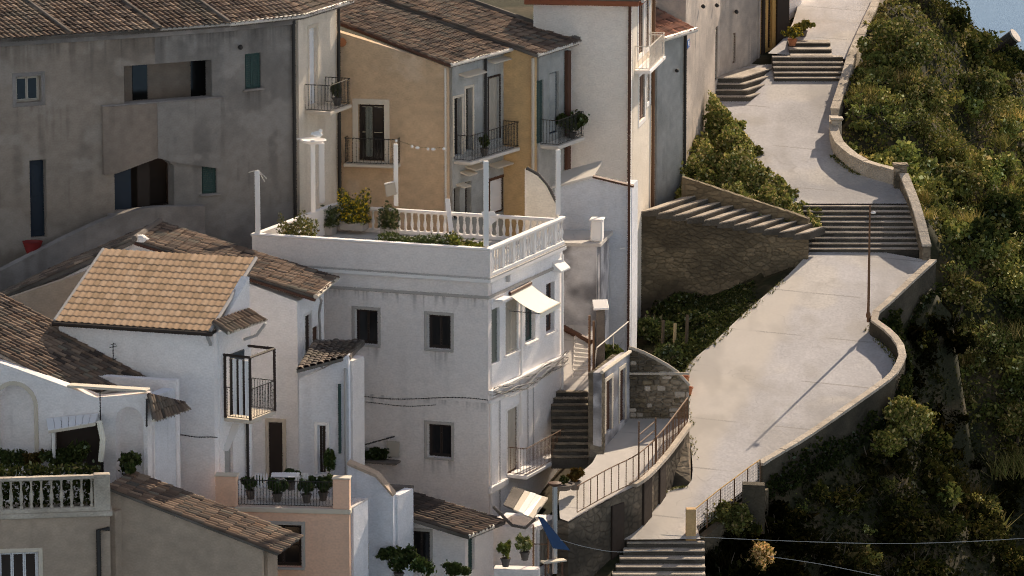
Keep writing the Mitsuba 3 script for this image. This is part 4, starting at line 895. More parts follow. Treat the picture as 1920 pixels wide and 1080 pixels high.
k = thing('sun_lounger_panel', 'white dome of a covered object beside the left terrace posts', 'cover'); obj('cloth', ball(wnB.pt(wnB.sz(597, 400)[0], ZP - .75, 1.2), .45, (1, .8, .9), 8, .2), 'cloth_white', k, smooth=60)
k = thing('leaning_board', 'tall narrow white board leaning on the rear balustrade', 'board')
a, b = wnB.pt(wnB.sz(853, 425)[0], ZF + .05, .55), wnB.pt(wnB.sz(836, 365)[0], ZP + .38, .12); obj('board', cbox(a, A([.16, -.05, 0]), A([.02, .04, 0]), b - a, .01), 'white_wood', k)
k = thing('white_cloth', 'white cloth hanging on the rear balustrade by the front corner post', 'cloth')
a = wnB.pt(wnB.sz(905, 402)[0], ZP + .0, .16); gx_ = [(0, 0, 0), (.45, .0, .02), (.62, -.08, -.2), (.35, -.1, -.3), (.25, -.12, -.55), (.12, -.1, -.35)]
obj('fabric', hullm([a + A(q) for q in gx_] + [a + A(q) + A([0, .03, 0]) for q in gx_]), 'cloth_white', k)
k = thing('hanging_box', 'small pinkish box hanging on the rear white terrace post', 'box'); c = P(735, 358, nD[1] - 1.6); obj('body', cbox(c - A([.19, 0, .22]), A([.36, .05, .08]), A([-.02, .12, 0]), A([-.06, 0, .44]), .02), 'beige_wood', k); obj('lid', cbox(c + A([-.26, -.01, .225]), A([.38, .05, .08]), A([-.02, .14, 0]), Z3 * .03, .008), 'white_trim', k)
k = thing('flower_pot', 'small terracotta pot beside the terrace cover at the left', 'pot'); obj('pot', lathe(wnB.pt(wnB.sz(622, 430)[0], ZF + .03, 1.6), [(.10, 0), (.15, .22), (.17, .22), (.17, .27), (.13, .27), (.12, .2)], 12), 'clay_pot', k, smooth=40)
# ---- shaded right side: windows, awning, drain pipes, ledge with cables, lower balcony
window(wnR, 917, 579, 937, 682, 'shutter', 'grey_green_paint', leaf='grey_green_paint', name='door', depth=.10, nleaf=2)
window(wnR, 948, 562, 971, 660, 'shutter', 'beige_wood', leaf='beige_wood', depth=.04, nleaf=2, sill='white_trim', label='beige blind below the awning')
window(wnR, 985, 570, 1004, 640, 'pane', 'green_paint', depth=.15, sill='white_trim', nleaf=2)
window(wnR, 1024, 530, 1040, 622, 'pane', 'brown_wood', depth=.15, sill='white_trim', nleaf=2)
s_a, z_a = wnR.sz(925, 566); s_b = wnR.sz(942, 560)[0]
obj('door_hood', wnR.box(s_a, s_b, z_a, z_a + .08, .004, .35, .015), 'white_trim', N_)
s_a, z_a = wnR.sz(1035, 510); s_b = wnR.sz(1052, 500)[0]
obj('bracket', hullm([wnR.pt(s, z, d) for s in (s_a, s_b) for z, d in ((z_a, .004), (z_a + .35, .004), (z_a + .05, .35), (z_a, .35))]), 'white_trim', N_)
obj('cable_box', wnR.box(wnR.sz(948, 522)[0], wnR.sz(952, 522)[0], wnR.sz(950, 528)[1], wnR.sz(950, 508)[1], .004, .1), 'zinc', N_)
pipe(N_, [wnR.pt(wnR.sz(974, 600)[0], wnR.sz(974, 560)[1], .07), wnR.pt(wnR.sz(974, 600)[0], -5.6, .07)], .045, 'white_trim'); pipe(N_, [wnR.pt(wnR.len - .22, ZF - .3, .09), wnR.pt(wnR.len - .22, -6.0, .09)], .05, 'white_trim')
# projecting ledge with a bundle of cables
s_a, z_a = wnR.sz(917, 757); zl = z_a
obj('ledge', wnR.box(-.02, wnR.len, zl + .35, zl + .47, .003, .16, .02), 'white_trim', N_); obj('ledge', wnR.box(-.02, wnR.len, zl + .0, zl + .12, .003, .13, .02), 'white_trim', N_)
rs = np.random.RandomState(5)
for i in range(9):
    sg_ = .10 + .35 * rs.rand(); a = rs.rand() * .25; pts_ = [wnR.pt(s, zl + .30 + a - sg_ * math.sin(math.pi * min(1, s / wnR.len * (1 + .4 * math.sin(i)) % 1.001)) + .06 * math.sin(3 * s + i), .17 + .03 * (i % 4)) for s in np.linspace(.05, wnR.len - .05, 18)]
    obj('cable', tube(pts_, .016, 5), 'cable_grey' if i % 3 else 'cable', N_)
obj('facade_cable', tube([wnF.pt(s, zl + .05 + .12 * math.sin(s), .03) for s in np.linspace(2.9, wnF.len, 14)], .013, 5), 'cable', N_)
obj('facade_cable', tube([wnF.pt(s, zl - .45 + .04 * s + .05 * math.sin(2 * s), .03) for s in np.linspace(2.9, 6.6, 10)], .010, 5), 'cable', N_)
window(wnR, 951, 765, 972, 885, 'door', 'brown_wood', leaf='beige_wood', name='door', depth=.07, nleaf=2, trim='white_trim', trim_w=.08)
zb_ = wnR.sz(951, 889)[1]; balcony(wnR, wnR.sz(950, 889)[0], wnR.sz(1046, 850)[0], zb_, .75, .95, .12, 'white_trim', 'rust_iron', gap=.12)
obj('ledge', wnR.box(-.02, wnR.sz(948, 900)[0], wnR.sz(918, 925)[1], wnR.sz(918, 912)[1], .003, .12, .02), 'white_trim', N_)
obj('facade_pipe', tube([wnR.pt(.14, zl, .05), wnR.pt(.14, -8, .05)], .04, 6), 'white_trim', N_); obj('facade_pipe', tube([wnR.pt(.9, zl, .05), wnR.pt(.9, -8, .05)], .025, 6), 'zinc', N_)
for s in (3.4, 3.9): obj('facade_pipe', tube([wnR.pt(s, zl, .04), wnR.pt(s, zb_, .04)], .02, 6), 'zinc', N_)
lv = [(ZF - .72, 0, 99, .9), (zl + .05, 0, 99, .7)]
for (u0, v0, u1, v1) in ((665, 581, 708, 646), (801, 591, 845, 655), (801, 796, 846, 858)):
    r_ = wnF.rect(u0, v0, u1, v1); lv.append((r_[2] - .07, r_[0] - .12, r_[1] + .12, 1.0))
drips('terrace_house_front', 'white_stucco', wnF.o, wnF.e, lv); wnF.mat = 'terrace_house_front'
wnF.done(); wnR.done()
k = thing('awning', 'sunlit cream fabric awning over the balcony window of the white house', 'awning')
s_a, z_a = wnR.sz(953, 553); s_b = wnR.sz(992, 534)[0]
q = [wnR.pt(s_a, z_a, .06), wnR.pt(s_b, z_a + .04, .06)]; dr_ = 1.15; q += [wnR.pt(s_b + .02, z_a - .52, dr_), wnR.pt(s_a + .02, z_a - .56, dr_)]
V, Q = ribbon([q[0] * (1 - t) + q[3] * t - Z3 * .07 * math.sin(math.pi * t) for t in np.linspace(0, 1, 7)], [q[1] * (1 - t) + q[2] * t - Z3 * .07 * math.sin(math.pi * t) for t in np.linspace(0, 1, 7)], 6)
obj('fabric', cat((V, Q), (V - Z3 * .012, Q[:, ::-1])), 'awning_cloth', k, smooth=60)
vV = [[q[3] * (1 - t) + q[2] * t for t in np.linspace(0, 1, 13)]]
obj('valance', cat(ribbon([p_ for p_ in vV[0]], [p_ - Z3 * (.16 + .03 * (i % 2)) for i, p_ in enumerate(vV[0])])), 'awning_cloth', k)
obj('front_bar', tube([q[3], q[2]], .03, 6), 'cream_trim', k); obj('roller', tube([q[0] + Z3 * .05, q[1] + Z3 * .05], .06, 8), 'brown_wood', k); obj('arm', tube([q[3], wnR.pt(s_a, z_a - .55, .04)], .015, 5), 'iron', k); obj('arm', tube([q[2], wnR.pt(s_b, z_a - .55, .04)], .015, 5), 'iron', k)

# ================================================================== old roof house behind the tiled roof (ridge at the picture's left)
P_ = thing('old_roof_house', 'white house under a low old brown roof behind the cream tiled roof', 'house')
pC = P(557, 566, -2.2); zPt = pC[2]; pL = along(pC, -14, 120); pR = along(pC, 74, 607)
wpF = Wall(P_, pL, pC, -10, zPt + .1, 'white_paint', .35); wpR = Wall(P_, pC, pR, -10, zPt, 'white_paint', .35, start=.34)
# ridge point over column 258
sR = wpF.sz(258, 470)[0]; zR = P(258, 447, wpF.pt(sR, 0)[1])[2]; lenF = wpF.len
wpF.outer = [(0, -10), (lenF, -10), (lenF, zPt), (sR, zR - .1), (0, zR - .25 - sR * .46)]
window(wpR, 571, 590, 583, 680, 'door', 'brown_wood', leaf='dark_wood', name='door', depth=.08, nleaf=1, trim='white_trim', trim_w=.08)
window(wpR, 586, 612, 596, 672, 'shutter', 'brown_wood', leaf='brown_wood', name='window', depth=.05, nleaf=1)
for w_ in (wpF, wpR): w_.done()
Wall(P_, pR, pR + (pL - pC), -10, zPt, 'white_paint', .3).done()
d80 = A([math.cos(math.radians(80)), math.sin(math.radians(80)), 0])
eA = P(592, 556, -2.3) ; eB = eA + d80 * 3.3; rA = wpF.pt(sR, zR, .25); rB = rA + d80 * 3.3
roof(P_, eA, eB, rB, rA, seed=51, w=.20, l=.36, pieces=300); gutter(P_, [eA, eB], .085, 'cream_trim')
lA = wpF.pt(wpF.sz(-25, 560)[0], 0, .25); lA[2] = P(-25, 572, lA[1])[2]; lB = lA + d80 * 3.3
roof(P_, lB, lA, rA, rB, seed=52, w=.20, l=.36)
obj('ridge', tube([rA - d80 * .1 + Z3 * .05, rB + Z3 * .05], .11, 7), 'dark_render', P_); obj('ridge_plaster', jig(ball(rA + Z3 * .02 + A([.15, .1, 0]), .22, (1.3, 1, .6), 6, .5), .02), 'white_trim', P_)
obj('verge', tube([eA - Z3 * .12 - d80 * .05, rA - Z3 * .12 - d80 * .05], .05, 6), 'brown_wood', P_)
pipe(P_, [eA + A([.12, .3, -.1]), eA + A([.15, .9, -.3]), eA + A([.05, 1.3, -.8]), wpR.pt(wpR.len - .15, -6, .08)], .045, 'zinc')
# dark gap wall at far left between the roofs
k = thing('gable_wall', 'dull stained gable wall tucked under the old roof at the left edge', 'wall')
obj('wall_body', hexa([P(-30, 640, -2.6), P(165, 640, -2.0), P(165, 640, -2.0) + A([0, .3, 0]), P(-30, 640, -2.6) + A([0, .3, 0]), P(-30, 575, -2.6), P(165, 508, -2.0), P(165, 508, -2.0) + A([0, .3, 0]), P(-30, 575, -2.6) + A([0, .3, 0])]), 'tan_stucco', k)

# ================================================================== white house with the new cream tiled roof
O_ = thing('cream_tile_house', 'bright white house with a new cream interlocking tile roof', 'house')
oC = P(400, 626, -8.0); zO = oC[2]; oL = along(oC, -18, 110); oR = along(oC, 63, 470)
woF, woR = box_house(O_, oL, oC, oR, -12.5, zO, 'white_paint', 'white_paint')
# slab and tiles: eave line, ridge line
ea = woF.pt(-.02, zO + .12, .28); ebb = woF.pt(woF.len + .02, zO + .12, .28)
inn = -woF.n; RL = 4.05; pit = .40
ra_, rb_ = ea + inn * RL + Z3 * pit * RL, ebb + inn * RL + Z3 * pit * RL
rk = obj('roof', hexa([ea - Z3 * .12, ebb - Z3 * .12, rb_ - Z3 * .12, ra_ - Z3 * .12, ea, ebb, rb_, ra_]), 'dark_render', O_)
NR, NC = 12, 24; ux = (ebb - ea) / NC; uy = (ra_ - ea) / NR; un = np.cross(ux, uy); un /= np.linalg.norm(un)
def wave_tile(seed):
    rs = np.random.RandomState(seed); k = 8; V, Q = [], []
    lx, ly = np.linalg.norm(ux), np.linalg.norm(uy) * 1.13
    xs = np.linspace(0, 1, k + 1)
    prof = np.where(xs < .62, .024 * np.sin(np.pi * np.clip(xs / .62, 0, 1)), -.006 * np.sin(np.pi * (xs - .62) / .38))
    for y, lift in ((0, .022), (1, .004)):
        for x, z in zip(xs, prof): V.append([x * lx * 1.02, y * ly, z + lift])
    for x, z in zip(xs, prof): V.append([x * lx * 1.02, .004, z + .022 - .018])
    n = k + 1
    for i in range(k): Q += [[i, i + 1, n + i + 1], [i, n + i + 1, n + i], [2 * n + i, 2 * n + i + 1, i + 1], [2 * n + i, i + 1, i]]
    return A(V), A(Q)
CREAM = [(.52, .355, .225), (.49, .33, .205), (.55, .385, .25), (.51, .345, .215), (.42, .285, .175)]
M_tiles = []
for i, c in enumerate(CREAM):
    m = wave_tile(i); plain(f'cream_tile_{i}', c, .9, 0, .15); M_tiles.append(mikit.ply(m, f'cream_tile_{i}', smooth=True))
ex_, ey_ = ux / np.linalg.norm(ux), uy / np.linalg.norm(uy)
for j in range(NR):
    for i in range(NC):
        q = ea + ux * i + uy * j + un * .012
        put('tile', M_tiles[RS.randint(5)], rk, T([[ex_[0], ey_[0], un[0], q[0]], [ex_[1], ey_[1], un[1], q[1]], [ex_[2], ey_[2], un[2] , q[2]], [0, 0, 0, 1]]))
obj('verge_tile', tube([ebb + un * .05, rb_ + un * .05], .06, 7), 'zinc', rk); obj('verge_tile', tube([ea + un * .04, ra_ + un * .04], .05, 7), 'zinc', rk)
gutter(O_, [woF.pt(-.05, zO + .06, .36), woF.pt(woF.len + .1, zO + .06, .36)], .07, 'dark_wood'); obj('eave_board', woF.box(-.03, woF.len + .03, zO + .002, zO + .10, -.2, .27, .01), 'dark_wood', O_)
# gable end and little pent roof
s_r = 3.6
obj('gable', woR.plate([(.3, zO), (woR.len, zO), (min(woR.len, s_r), zO + pit * s_r)], [], -.03, .3), 'white_paint', O_)
pe0, pe1 = woR.pt(-.1, zO + .10, .62), woR.pt(woR.len * .95, zO + .10, .62)
roof(O_, pe0, pe1, woR.pt(woR.len * .95, zO + .42, .02), woR.pt(-.1, zO + .42, .02), seed=61, th=.07); gutter(O_, [pe0, pe1], .055, 'cream_trim')
pipe(O_, [woF.pt(woF.len - .12, zO + .05, .30), woF.pt(woF.len - .05, zO - .35, .10)], .06, 'zinc')
pipe(O_, [pe1 - Z3 * .1, woR.pt(woR.len * .9, zO - .4, .35), woR.pt(woR.len * .75, zO - .5, .08)], .05, 'zinc')
# balcony cage on the right side
cz0 = woR.sz(412, 786)[1]; s_a, s_b = woR.sz(408, 700)[0], woR.sz(440, 700)[0]
cs0, cs1 = woR.sz(412, 786)[0] + .25, woR.len - .15
ck = obj('balcony', woR.box(cs0, cs1, cz0 - .12, cz0, .004, 1.0, .02), 'cream_trim', O_)
hc = 2.05
cp_ = [woR.pt(cs0 + .03, cz0, .97), woR.pt(cs1 - .03, cz0, .97)]
obj('frame', cat(*[tube([p_, p_ + Z3 * hc], .045, 4) for p_ in cp_ + [woR.pt(cs0 + .03, cz0, .05)]], tube([woR.pt(cs0 + .03, cz0 + hc, 0), cp_[0] + Z3 * hc, cp_[1] + Z3 * hc, woR.pt(cs1 - .03, cz0 + hc, 0)], .045, 4)), 'dark_wood', ck)
railing(ck, [woR.pt(cs0 + .03, cz0, .02), cp_[0], cp_[1], woR.pt(cs1 - .03, cz0, .02)], 1.0, 'iron', .10)
obj('door', woR.box(cs0 + .4, cs0 + 1.3, cz0, cz0 + 2.0, .003, .03), 'dark_glass', O_)
k = thing('striped_curtain', 'striped curtain hanging inside the dark balcony cage', 'curtain')
for i in range(9):
    p_ = woR.pt(cs0 + .03 - .005, cz0 + .15, .30 + .075 * i); obj('fold', tube([p_, p_ + Z3 * (hc - .25)], .042, 6), 'cloth_white' if i % 3 else 'dark_wood', k)
# door below and column with a canopy
window(woR, 421, 830, 437, 895, 'door', 'zinc', leaf='greyblue_stucco', name='door', depth=.10, nleaf=1)
obj('door_hood', hullm([woR.pt(woR.sz(418, 845)[0], woR.sz(418, 845)[1], d) for d in (.004, .2)] + [woR.pt(woR.sz(436, 800)[0], woR.sz(432, 795)[1], d) for d in (.004, .25)] + [woR.pt(woR.sz(436, 800)[0], woR.sz(432, 800)[1], d) for d in (.004, .25)]), 'white_trim', O_)
pipe(O_, [woR.pt(woR.len - .4, cz0 - .1, .07), woR.pt(woR.len - .4, -11, .07)], .05, 'iron')
obj('facade_cable', tube([woF.pt(s, woF.sz(370, 818)[1] + .02 * math.sin(5 * s), .03) for s in np.linspace(woF.sz(333, 820)[0], woF.len + .1, 8)], .015, 5), 'cable', O_)
woF.done(); woR.done()
k = thing('wall_antenna', 'thin bent antenna standing before the white wall under the cream roof', 'antenna'); b = woF.pt(woF.sz(218, 665)[0], woF.sz(218, 672)[1], .25)
obj('mast', tube([b, b + Z3 * .5, b + A([.02, 0, .55])], .018, 5), 'iron', k); obj('clamp', tube([b, b - woF.n * .25], .014, 5), 'iron', k); obj('element', tube([b + A([-.12, 0, .40]), b + A([.14, 0, .46])], .012, 5), 'iron', k); obj('element', tube([b + A([-.08, 0, .5]), b + A([.1, 0, .52])], .012, 5), 'iron', k)

# ================================================================== house with arches at the left edge
Q_ = thing('arch_house', 'house with arched niches and an old brown roof at the left edge', 'house')
qC = P(275, 735, -10.6); zQ = qC[2]; qL = along(qC, -16, -70); qR = along(qC, 66, 336)
wqF = Wall(Q_, qL, qC, -13.5, zQ, 'lavender_stucco', .45); lenQ = wqF.len; wqR = Wall(Q_, qC, qR, -13.5, zQ - .25, 'blue_white', .4, start=.44)
sA, zA0 = wqF.sz(0, 690); wqF.outer = [(0, -13.5), (lenQ, -13.5), (lenQ, zQ - .05), (wqF.sz(180, 740)[0], wqF.sz(180, 745)[1]), (sA, wqF.sz(0, 680)[1]), (0, wqF.sz(-60, 668)[1])]
for (u0, v0, u1, v1, dd) in ((-8, 722, 63, 888, .40), (216, 763, 268, 915, .40)):
    s0, s1, z0, z1 = wqF.rect(u0, v0, u1, v1); wqF.hole(s0, s1, z0, z1, True)
    nk = obj('niche', wqF.box(s0 - .2, s1 + .2, z0 - .1, z1 + .1, -.9, -dd), 'lavender_stucco', Q_)
    if u0 < 0: obj('arch_trim', wqF.plate([(s0 - .13, z0), (s1 + .13, z0)] + [((s0 + s1) / 2 + ((s1 - s0) / 2 + .13) * math.cos(t), z1 - (s1 - s0) / 2 + ((s1 - s0) / 2 + .13) * math.sin(t)) for t in np.linspace(0, math.pi, 15)],
                   [[(s0, z0 - .01), (s1, z0 - .01)] + [((s0 + s1) / 2 + (s1 - s0) / 2 * math.cos(t), z1 - (s1 - s0) / 2 + (s1 - s0) / 2 * math.sin(t)) for t in np.linspace(0, math.pi, 13)]], .03, .06), 'cream_trim', nk)
s0, s1, z0, z1 = wqF.rect(95, 790, 193, 890); window(wqF, 95, 790, 193, 890, 'dark', leaf='dark_wood', name='door', label='dark opening under the white awning')
wqF.done(); wqR.done(); Wall(Q_, qR, qR + (qL - qC), -13.5, zQ, 'lavender_stucco', .3).done()
fr_ = [P(-70, 668, wqF.pt(0, 0, .2)[1] - .1), P(152, 742, wqF.pt(wqF.sz(152, 742)[0], 0, .3)[1]), P(298, 712, qC[1] + 1.9), P(-70, 540, qC[1] + 4.6)]
e0, e1 = P(150, 742, qC[1] + 1.0), P(298, 708, qC[1] + 3.6)
sl_ = A([-.93, .30, .0]); sl_ /= np.linalg.norm(sl_); sl_ = sl_ + Z3 * .44
r0, r1 = e0 + sl_ * 4.6, e1 + sl_ * 5.6
roof(Q_, e0, e1, r1, r0, seed=71, w=.20, l=.34, pieces=300); gutter(Q_, [e0 - Z3 * .08, e1 - Z3 * .06 + A([.12, .05, 0])], .05, 'cream_trim'); obj('verge', tube([e0 - Z3 * .08, r0 - Z3 * .08], .06, 6), 'tan_stucco', Q_)
obj('eave_stones', cat(*[jig(ball(e0 + A([-.15 + .16 * i, -.12 + .05 * i, -.02 + .03 * (i % 2)]), .12, (1.2, 1, .6), 5, .6, i), .01) for i in range(3)]), 'parapet_stone', Q_)
obj('string_course', wqF.box(wqF.sz(128, 752)[0], lenQ + .02, zQ + .0, zQ + .08, -.3, .12, .02), 'cream_trim', Q_); pipe(Q_, [wqF.pt(wqF.sz(192, 745)[0], zQ, .2), wqF.pt(wqF.sz(192, 745)[0], wqF.sz(192, 790)[1], .2)], .02)
p0_, p1_ = P(288, 789, qC[1] - .6), P(354, 766, qC[1] + 1.4); pr0, pr1 = P(277, 738, qC[1] - .05), P(344, 754, qC[1] + 1.6)
roof(Q_, p0_, p1_, pr1, pr0, seed=72, th=.05, w=.17, l=.3); gutter(Q_, [p0_, p1_], .05, 'cream_trim'); pipe(Q_, [P(275, 748, qC[1] - .2), P(275, 800, qC[1] - .2)], .03, 'iron')
fz = lambda u, v: P(u, v, wqF.pt(wqF.sz(u, 800)[0], 0, .95)[1])[2]
k = thing('white_awning', 'white slatted awning over the dark balcony opening at the left', 'awning'); a = [wqF.pt(s, z, d) for s, z, d in ((wqF.sz(88, 784)[0], wqF.sz(95, 784)[1], .05), (wqF.sz(186, 776)[0], wqF.sz(188, 774)[1], .05), (wqF.sz(200, 790)[0], fz(195, 791), .95), (wqF.sz(112, 800)[0], fz(110, 806), .95))]
for i in range(7):
    f0, f1 = i / 7, (i + .93) / 7; w4 = [a[0] + (a[1] - a[0]) * f0, a[0] + (a[1] - a[0]) * f1, a[3] + (a[2] - a[3]) * f1, a[3] + (a[2] - a[3]) * f0]; obj('slat', hexa([q - Z3 * .03 for q in w4] + w4), 'white_wood', k)
obj('valance', hexa([a[3] - Z3 * .12 , a[2] - Z3 * .12, a[2] - Z3 * .12 + A([0, .02, 0]), a[3] - Z3 * .12 + A([0, .02, 0]), a[3], a[2], a[2] + A([0, .02, 0]), a[3] + A([0, .02, 0])]), 'cream_trim', k)
obj('side_curtain', tube([a[2] + A([.1, .1, 0]), a[2] + A([.2, .15, -.6]), a[2] + A([.12, .2, -1.3])], .09, 7), 'awning_cloth', k); obj('post', tube([a[3] + A([.15, .02, -.1]), a[3] + A([.15, .02, -1.6])], .06, 6), 'white_trim', k)
# ================================================================== bottom left house with the stone balustrade
R_ = thing('balustrade_house', 'tan house with a stone balustrade balcony in the bottom left corner', 'house')
rC = P(206, 965, -13.6); rL = along(rC, -3, -60); rL = P(-60, 985, rC[1] - .6); rL[2] = rC[2]; rR = along(rC, 67, 262)
wrF, wrR = box_house(R_, rL, rC, rR, -17, rC[2], 'tan_stucco', 'tan_stucco')
window(wrF, -4, 1036, 72, 1095, 'pane', 'white_wood', trim='cream_trim', trim_w=.13, depth=.2, nleaf=3, leaf='dark_wood')
obj('balcony', wrF.box(-.2, wrF.len + .08, rC[2] - .02, rC[2] + .14, -1.6, .12, .02), 'parapet_stone', R_)
zt_ = P(100, 893, wrF.pt(wrF.sz(100, 893)[0], 0, .02)[1])[2]
bk = balustrade('balustrade', wrF, .0, wrF.sz(178, 920)[0], rC[2] + .141, zt_ , -.02, .32, 0, .22, 'parapet_stone')
obj('pier', wrF.box(wrF.sz(176, 920)[0] , wrF.len + .02, rC[2] + .142, zt_ + .02, -.25, .10, .02), 'parapet_stone', R_)
pipe(R_, [wrF.pt(wrF.len - .02, wrF.sz(195, 990)[1], .1), wrF.pt(wrF.sz(184, 992)[0], wrF.sz(184, 992)[1], .1), wrF.pt(wrF.sz(183, 1000)[0], -17, .1)], .075, 'iron')
wrF.done(); wrR.done()
S1 = thing('shed_wall_house', 'low tan house with a lean to roof edge sloping down to the right, front left', 'house')
sC_ = P(492, 1022, -13.2); sL_ = along(sC_, -4, 205); zs0 = P(207, 915, sL_[1])[2]; zs1 = P(492, 1028, sC_[1])[2]
ws = Wall(S1, sL_, sC_, -17.5, 0, 'tan_stucco', .35); ws.outer = [(0, -17.5), (ws.len, -17.5), (ws.len, zs1), (0, zs0)]; ws.done()
sR_ = along(sC_, 65, 520); wsr = Wall(S1, sC_, sR_, -17.5, zs1, 'tan_stucco', .3, start=.34); wsr.done()
bk_ = A([.28, .96, 0]) * 2.2
e0, e1 = ws.pt(-.05, zs0 + .06, .15), ws.pt(ws.len + .5, zs1 - .12, .15)
roof(S1, e1, e1 + bk_, e0 + bk_, e0, seed=81, w=.20, l=.36, th=.08, pieces=300)
k = thing('wall_creeper', 'thin dry creeper climbing the tan wall under the lean to roof', 'plant'); b = ws.pt(ws.sz(312, 1075)[0], -16.2, .05)
obj('stem', tube([b, b + Z3 * .7 + A([.06, 0, 0]), b + Z3 * 1.5, b + Z3 * 2.15 + A([.05, -.02, 0])], [.03, .03, .022, .015], 5), 'rust_iron', k); obj('twig', tube([b + Z3 * .95, b + Z3 * 1.0 + A([.4, -.03, 0])], .014, 4), 'rust_iron', k)
m, cc = leaves(b + A([.06, -.06, 1.6]) + RS.normal(0, 1, (160, 3)) * A([.12, .04, .28]), .10, 82); obj('foliage', m, 'leaf', k, color=cc)

# ================================================================== peach house with a terrace
H_ = thing('peach_house', 'peach coloured house with a small railed terrace, bottom centre left', 'house')
hC = P(655, 955, -9.2); hL = along(hC, -6, 404); hR = along(hC, 70, 690); zH = hC[2]
whF, whR = box_house(H_, hL, hC, hR, -16.5, zH, 'peach_stucco', 'blue_white')
window(whF, 494, 984, 565, 1063, 'pane', 'dark_wood', trim='grey_trim', trim_w=.12, depth=.2, sill='grey_trim')
obj('terrace_edge', whF.box(whF.sz(440, 945)[0], whF.len + .05, zH - .16, zH + .0, -.3, .07, .02), 'cream_trim', H_)
obj('terrace_floor', hexa([hL + Z3 * -.05, hC + Z3 * -.05, hR - Z3 * .05, hL + hR - hC - Z3 * .05, hL, hC, hR, hL + hR - hC]), 'concrete', H_)
zt_ = P(425, 893, hL[1])[2]
for (u0, u1) in ((404, 444), (624, 655)):
    s0, s1 = whF.sz(u0, 920)[0], whF.sz(u1, 920)[0]; kp = obj('pier', whF.box(s0, s1, zH + .002, zt_, -.35, .03, .02), 'peach_stucco', H_); obj('cap', whF.box(s0 - .03, s1 + .03, zt_ + .001, zt_ + .05, -.38, .06, .015), 'cream_trim', kp)
railing(H_, [whF.pt(whF.sz(446, 940)[0], zH, -.1), whF.pt(whF.sz(622, 940)[0], zH, -.1)], .85, 'iron', .10)
whF.done(); whR.done()
# the bright return wall behind the peach terrace belongs to the old roof house: two doors and a ledge
J_ = thing('terrace_back_house', 'pale blue white house wall with a dark door behind the peach terrace', 'house')
jC = P(655, 870, -4.2); jL = along(jC, -8, 562); jR = along(jC, 66, 684)
wjF = Wall(J_, jL, jC, -11, P(600, 700, jL[1])[2], 'blue_white', .3); wjR = Wall(J_, jC, jR, -11, P(655, 680, jC[1])[2], 'white_stucco', .3, start=.29)
wjF.outer = [(0, -11), (wjF.len, -11), (wjF.len, P(655, 665, jC[1])[2]), (wjF.len * .55, P(615, 690, jC[1])[2]), (0, P(566, 712, jL[1])[2])]
window(wjF, 595, 797, 612, 890, 'door', 'white_wood', leaf='dark_wood', name='door', depth=.12, nleaf=2, trim='white_trim', trim_w=.10); wjF.done(); wjR.done()
roof(J_, P(556, 694, -5.3), P(657, 668, -4.0), P(684, 640, .6), P(588, 640, -1.6), seed=95, pal=OLD * .55 + .05, w=.24, l=.34, th=.10)
pipe(J_, [wjF.pt(wjF.len - .1, P(655, 690, jC[1])[2], .06), wjF.pt(wjF.len - .1, -10, .06)], .05, 'zinc'); pipe(J_, [wjF.pt(wjF.len - .3, P(655, 720, jC[1])[2], .06), wjF.pt(wjF.len - .3, P(655, 850, jC[1])[2], .06)], .05, 'green_paint')
kk = wpF.rect(505, 792, 529, 895)
k = obj('door', wpF.box(kk[0], kk[1], kk[2], kk[3], .004, .05), 'dark_wood', P_); obj('surround', ring(wpF, kk[0] - .14, kk[1] + .14, kk[2], kk[3] + .14, .13, .002, .04, False), 'cream_trim', k)
# ================================================================== blue white narrow house and low shed right of it
K_ = thing('narrow_blue_house', 'narrow bluish white house wall with a small window at the bottom centre', 'house')
kC = P(737, 960, -6.6); kL = along(kC, -12, 652); kR = along(kC, 66, 775)
wkF = Wall(K_, kL, kC, -15.5, 0, 'blue_white', .35); wkF.outer = [(0, -15.5), (wkF.len, -15.5), (wkF.len, wkF.sz(736, 932)[1]), (wkF.sz(705, 895)[0], wkF.sz(705, 895)[1]), (0, wkF.sz(655, 872)[1])]
wkR = Wall(K_, kC, kR, -15.5, wkF.sz(736, 935)[1], 'blue_white', .3, start=.34)
window(wkF, 664, 1024, 685, 1066, 'pane', 'dark_wood', trim='grey_trim', trim_w=.12, depth=.16, nleaf=1, sill='grey_trim')
wkF.done(); wkR.done(); top_ = wkF.outer[2:]
tp = [wkF.pt(s, z + .01, .06) for s, z in reversed(top_)]; tb = [wkF.pt(s, z + .01, -2.6) + Z3 * .25 for s, z in reversed(top_)]
tb = [wkF.pt(s, z + .01, -.42) for s, z in reversed(top_)]
for i in range(2): obj('coping', jig(hexa([tp[i], tp[i + 1], tb[i + 1], tb[i], tp[i] + Z3 * .09, tp[i + 1] + Z3 * .09, tb[i + 1] + Z3 * .09, tb[i] + Z3 * .09]), .02, 3), 'tan_stucco', K_)
obj('flat_roof', obox(wkF.pt(0, wkF.outer[2][1] - .5, -.35), wkF.e * wkF.len, wkF.n * -2.6, Z3 * .2), 'dark_render', K_)
L_ = thing('low_shed_house', 'low white house with a dark shaded roof leaning against the terrace house', 'house')
lC = P(872, 1003, -5.2); lL = along(lC, -16, 725); lR = along(lC, 62, 925)
zl0 = P(735, 958, lL[1])[2]; zl1 = P(872, 1003, lC[1])[2]
wlF = Wall(L_, lL, lC, -15.5, zl1 + .4, 'white_stucco', .35); wlF.outer = [(0, -15.5), (wlF.len, -15.5), (wlF.len, zl1), (0, zl0)]
wlR = Wall(L_, lC, lR, -15.5, zl1, 'white_stucco', .3, start=.34)
window(wlF, 768, 996, 806, 1060, 'pane', 'dark_wood', trim='grey_trim', trim_w=.1, depth=.2); window(wlR, 876, 1008, 890, 1070, 'door', 'green_paint', leaf='green_paint', name='door', depth=.1, nleaf=1)
wlF.done(); wlR.done()
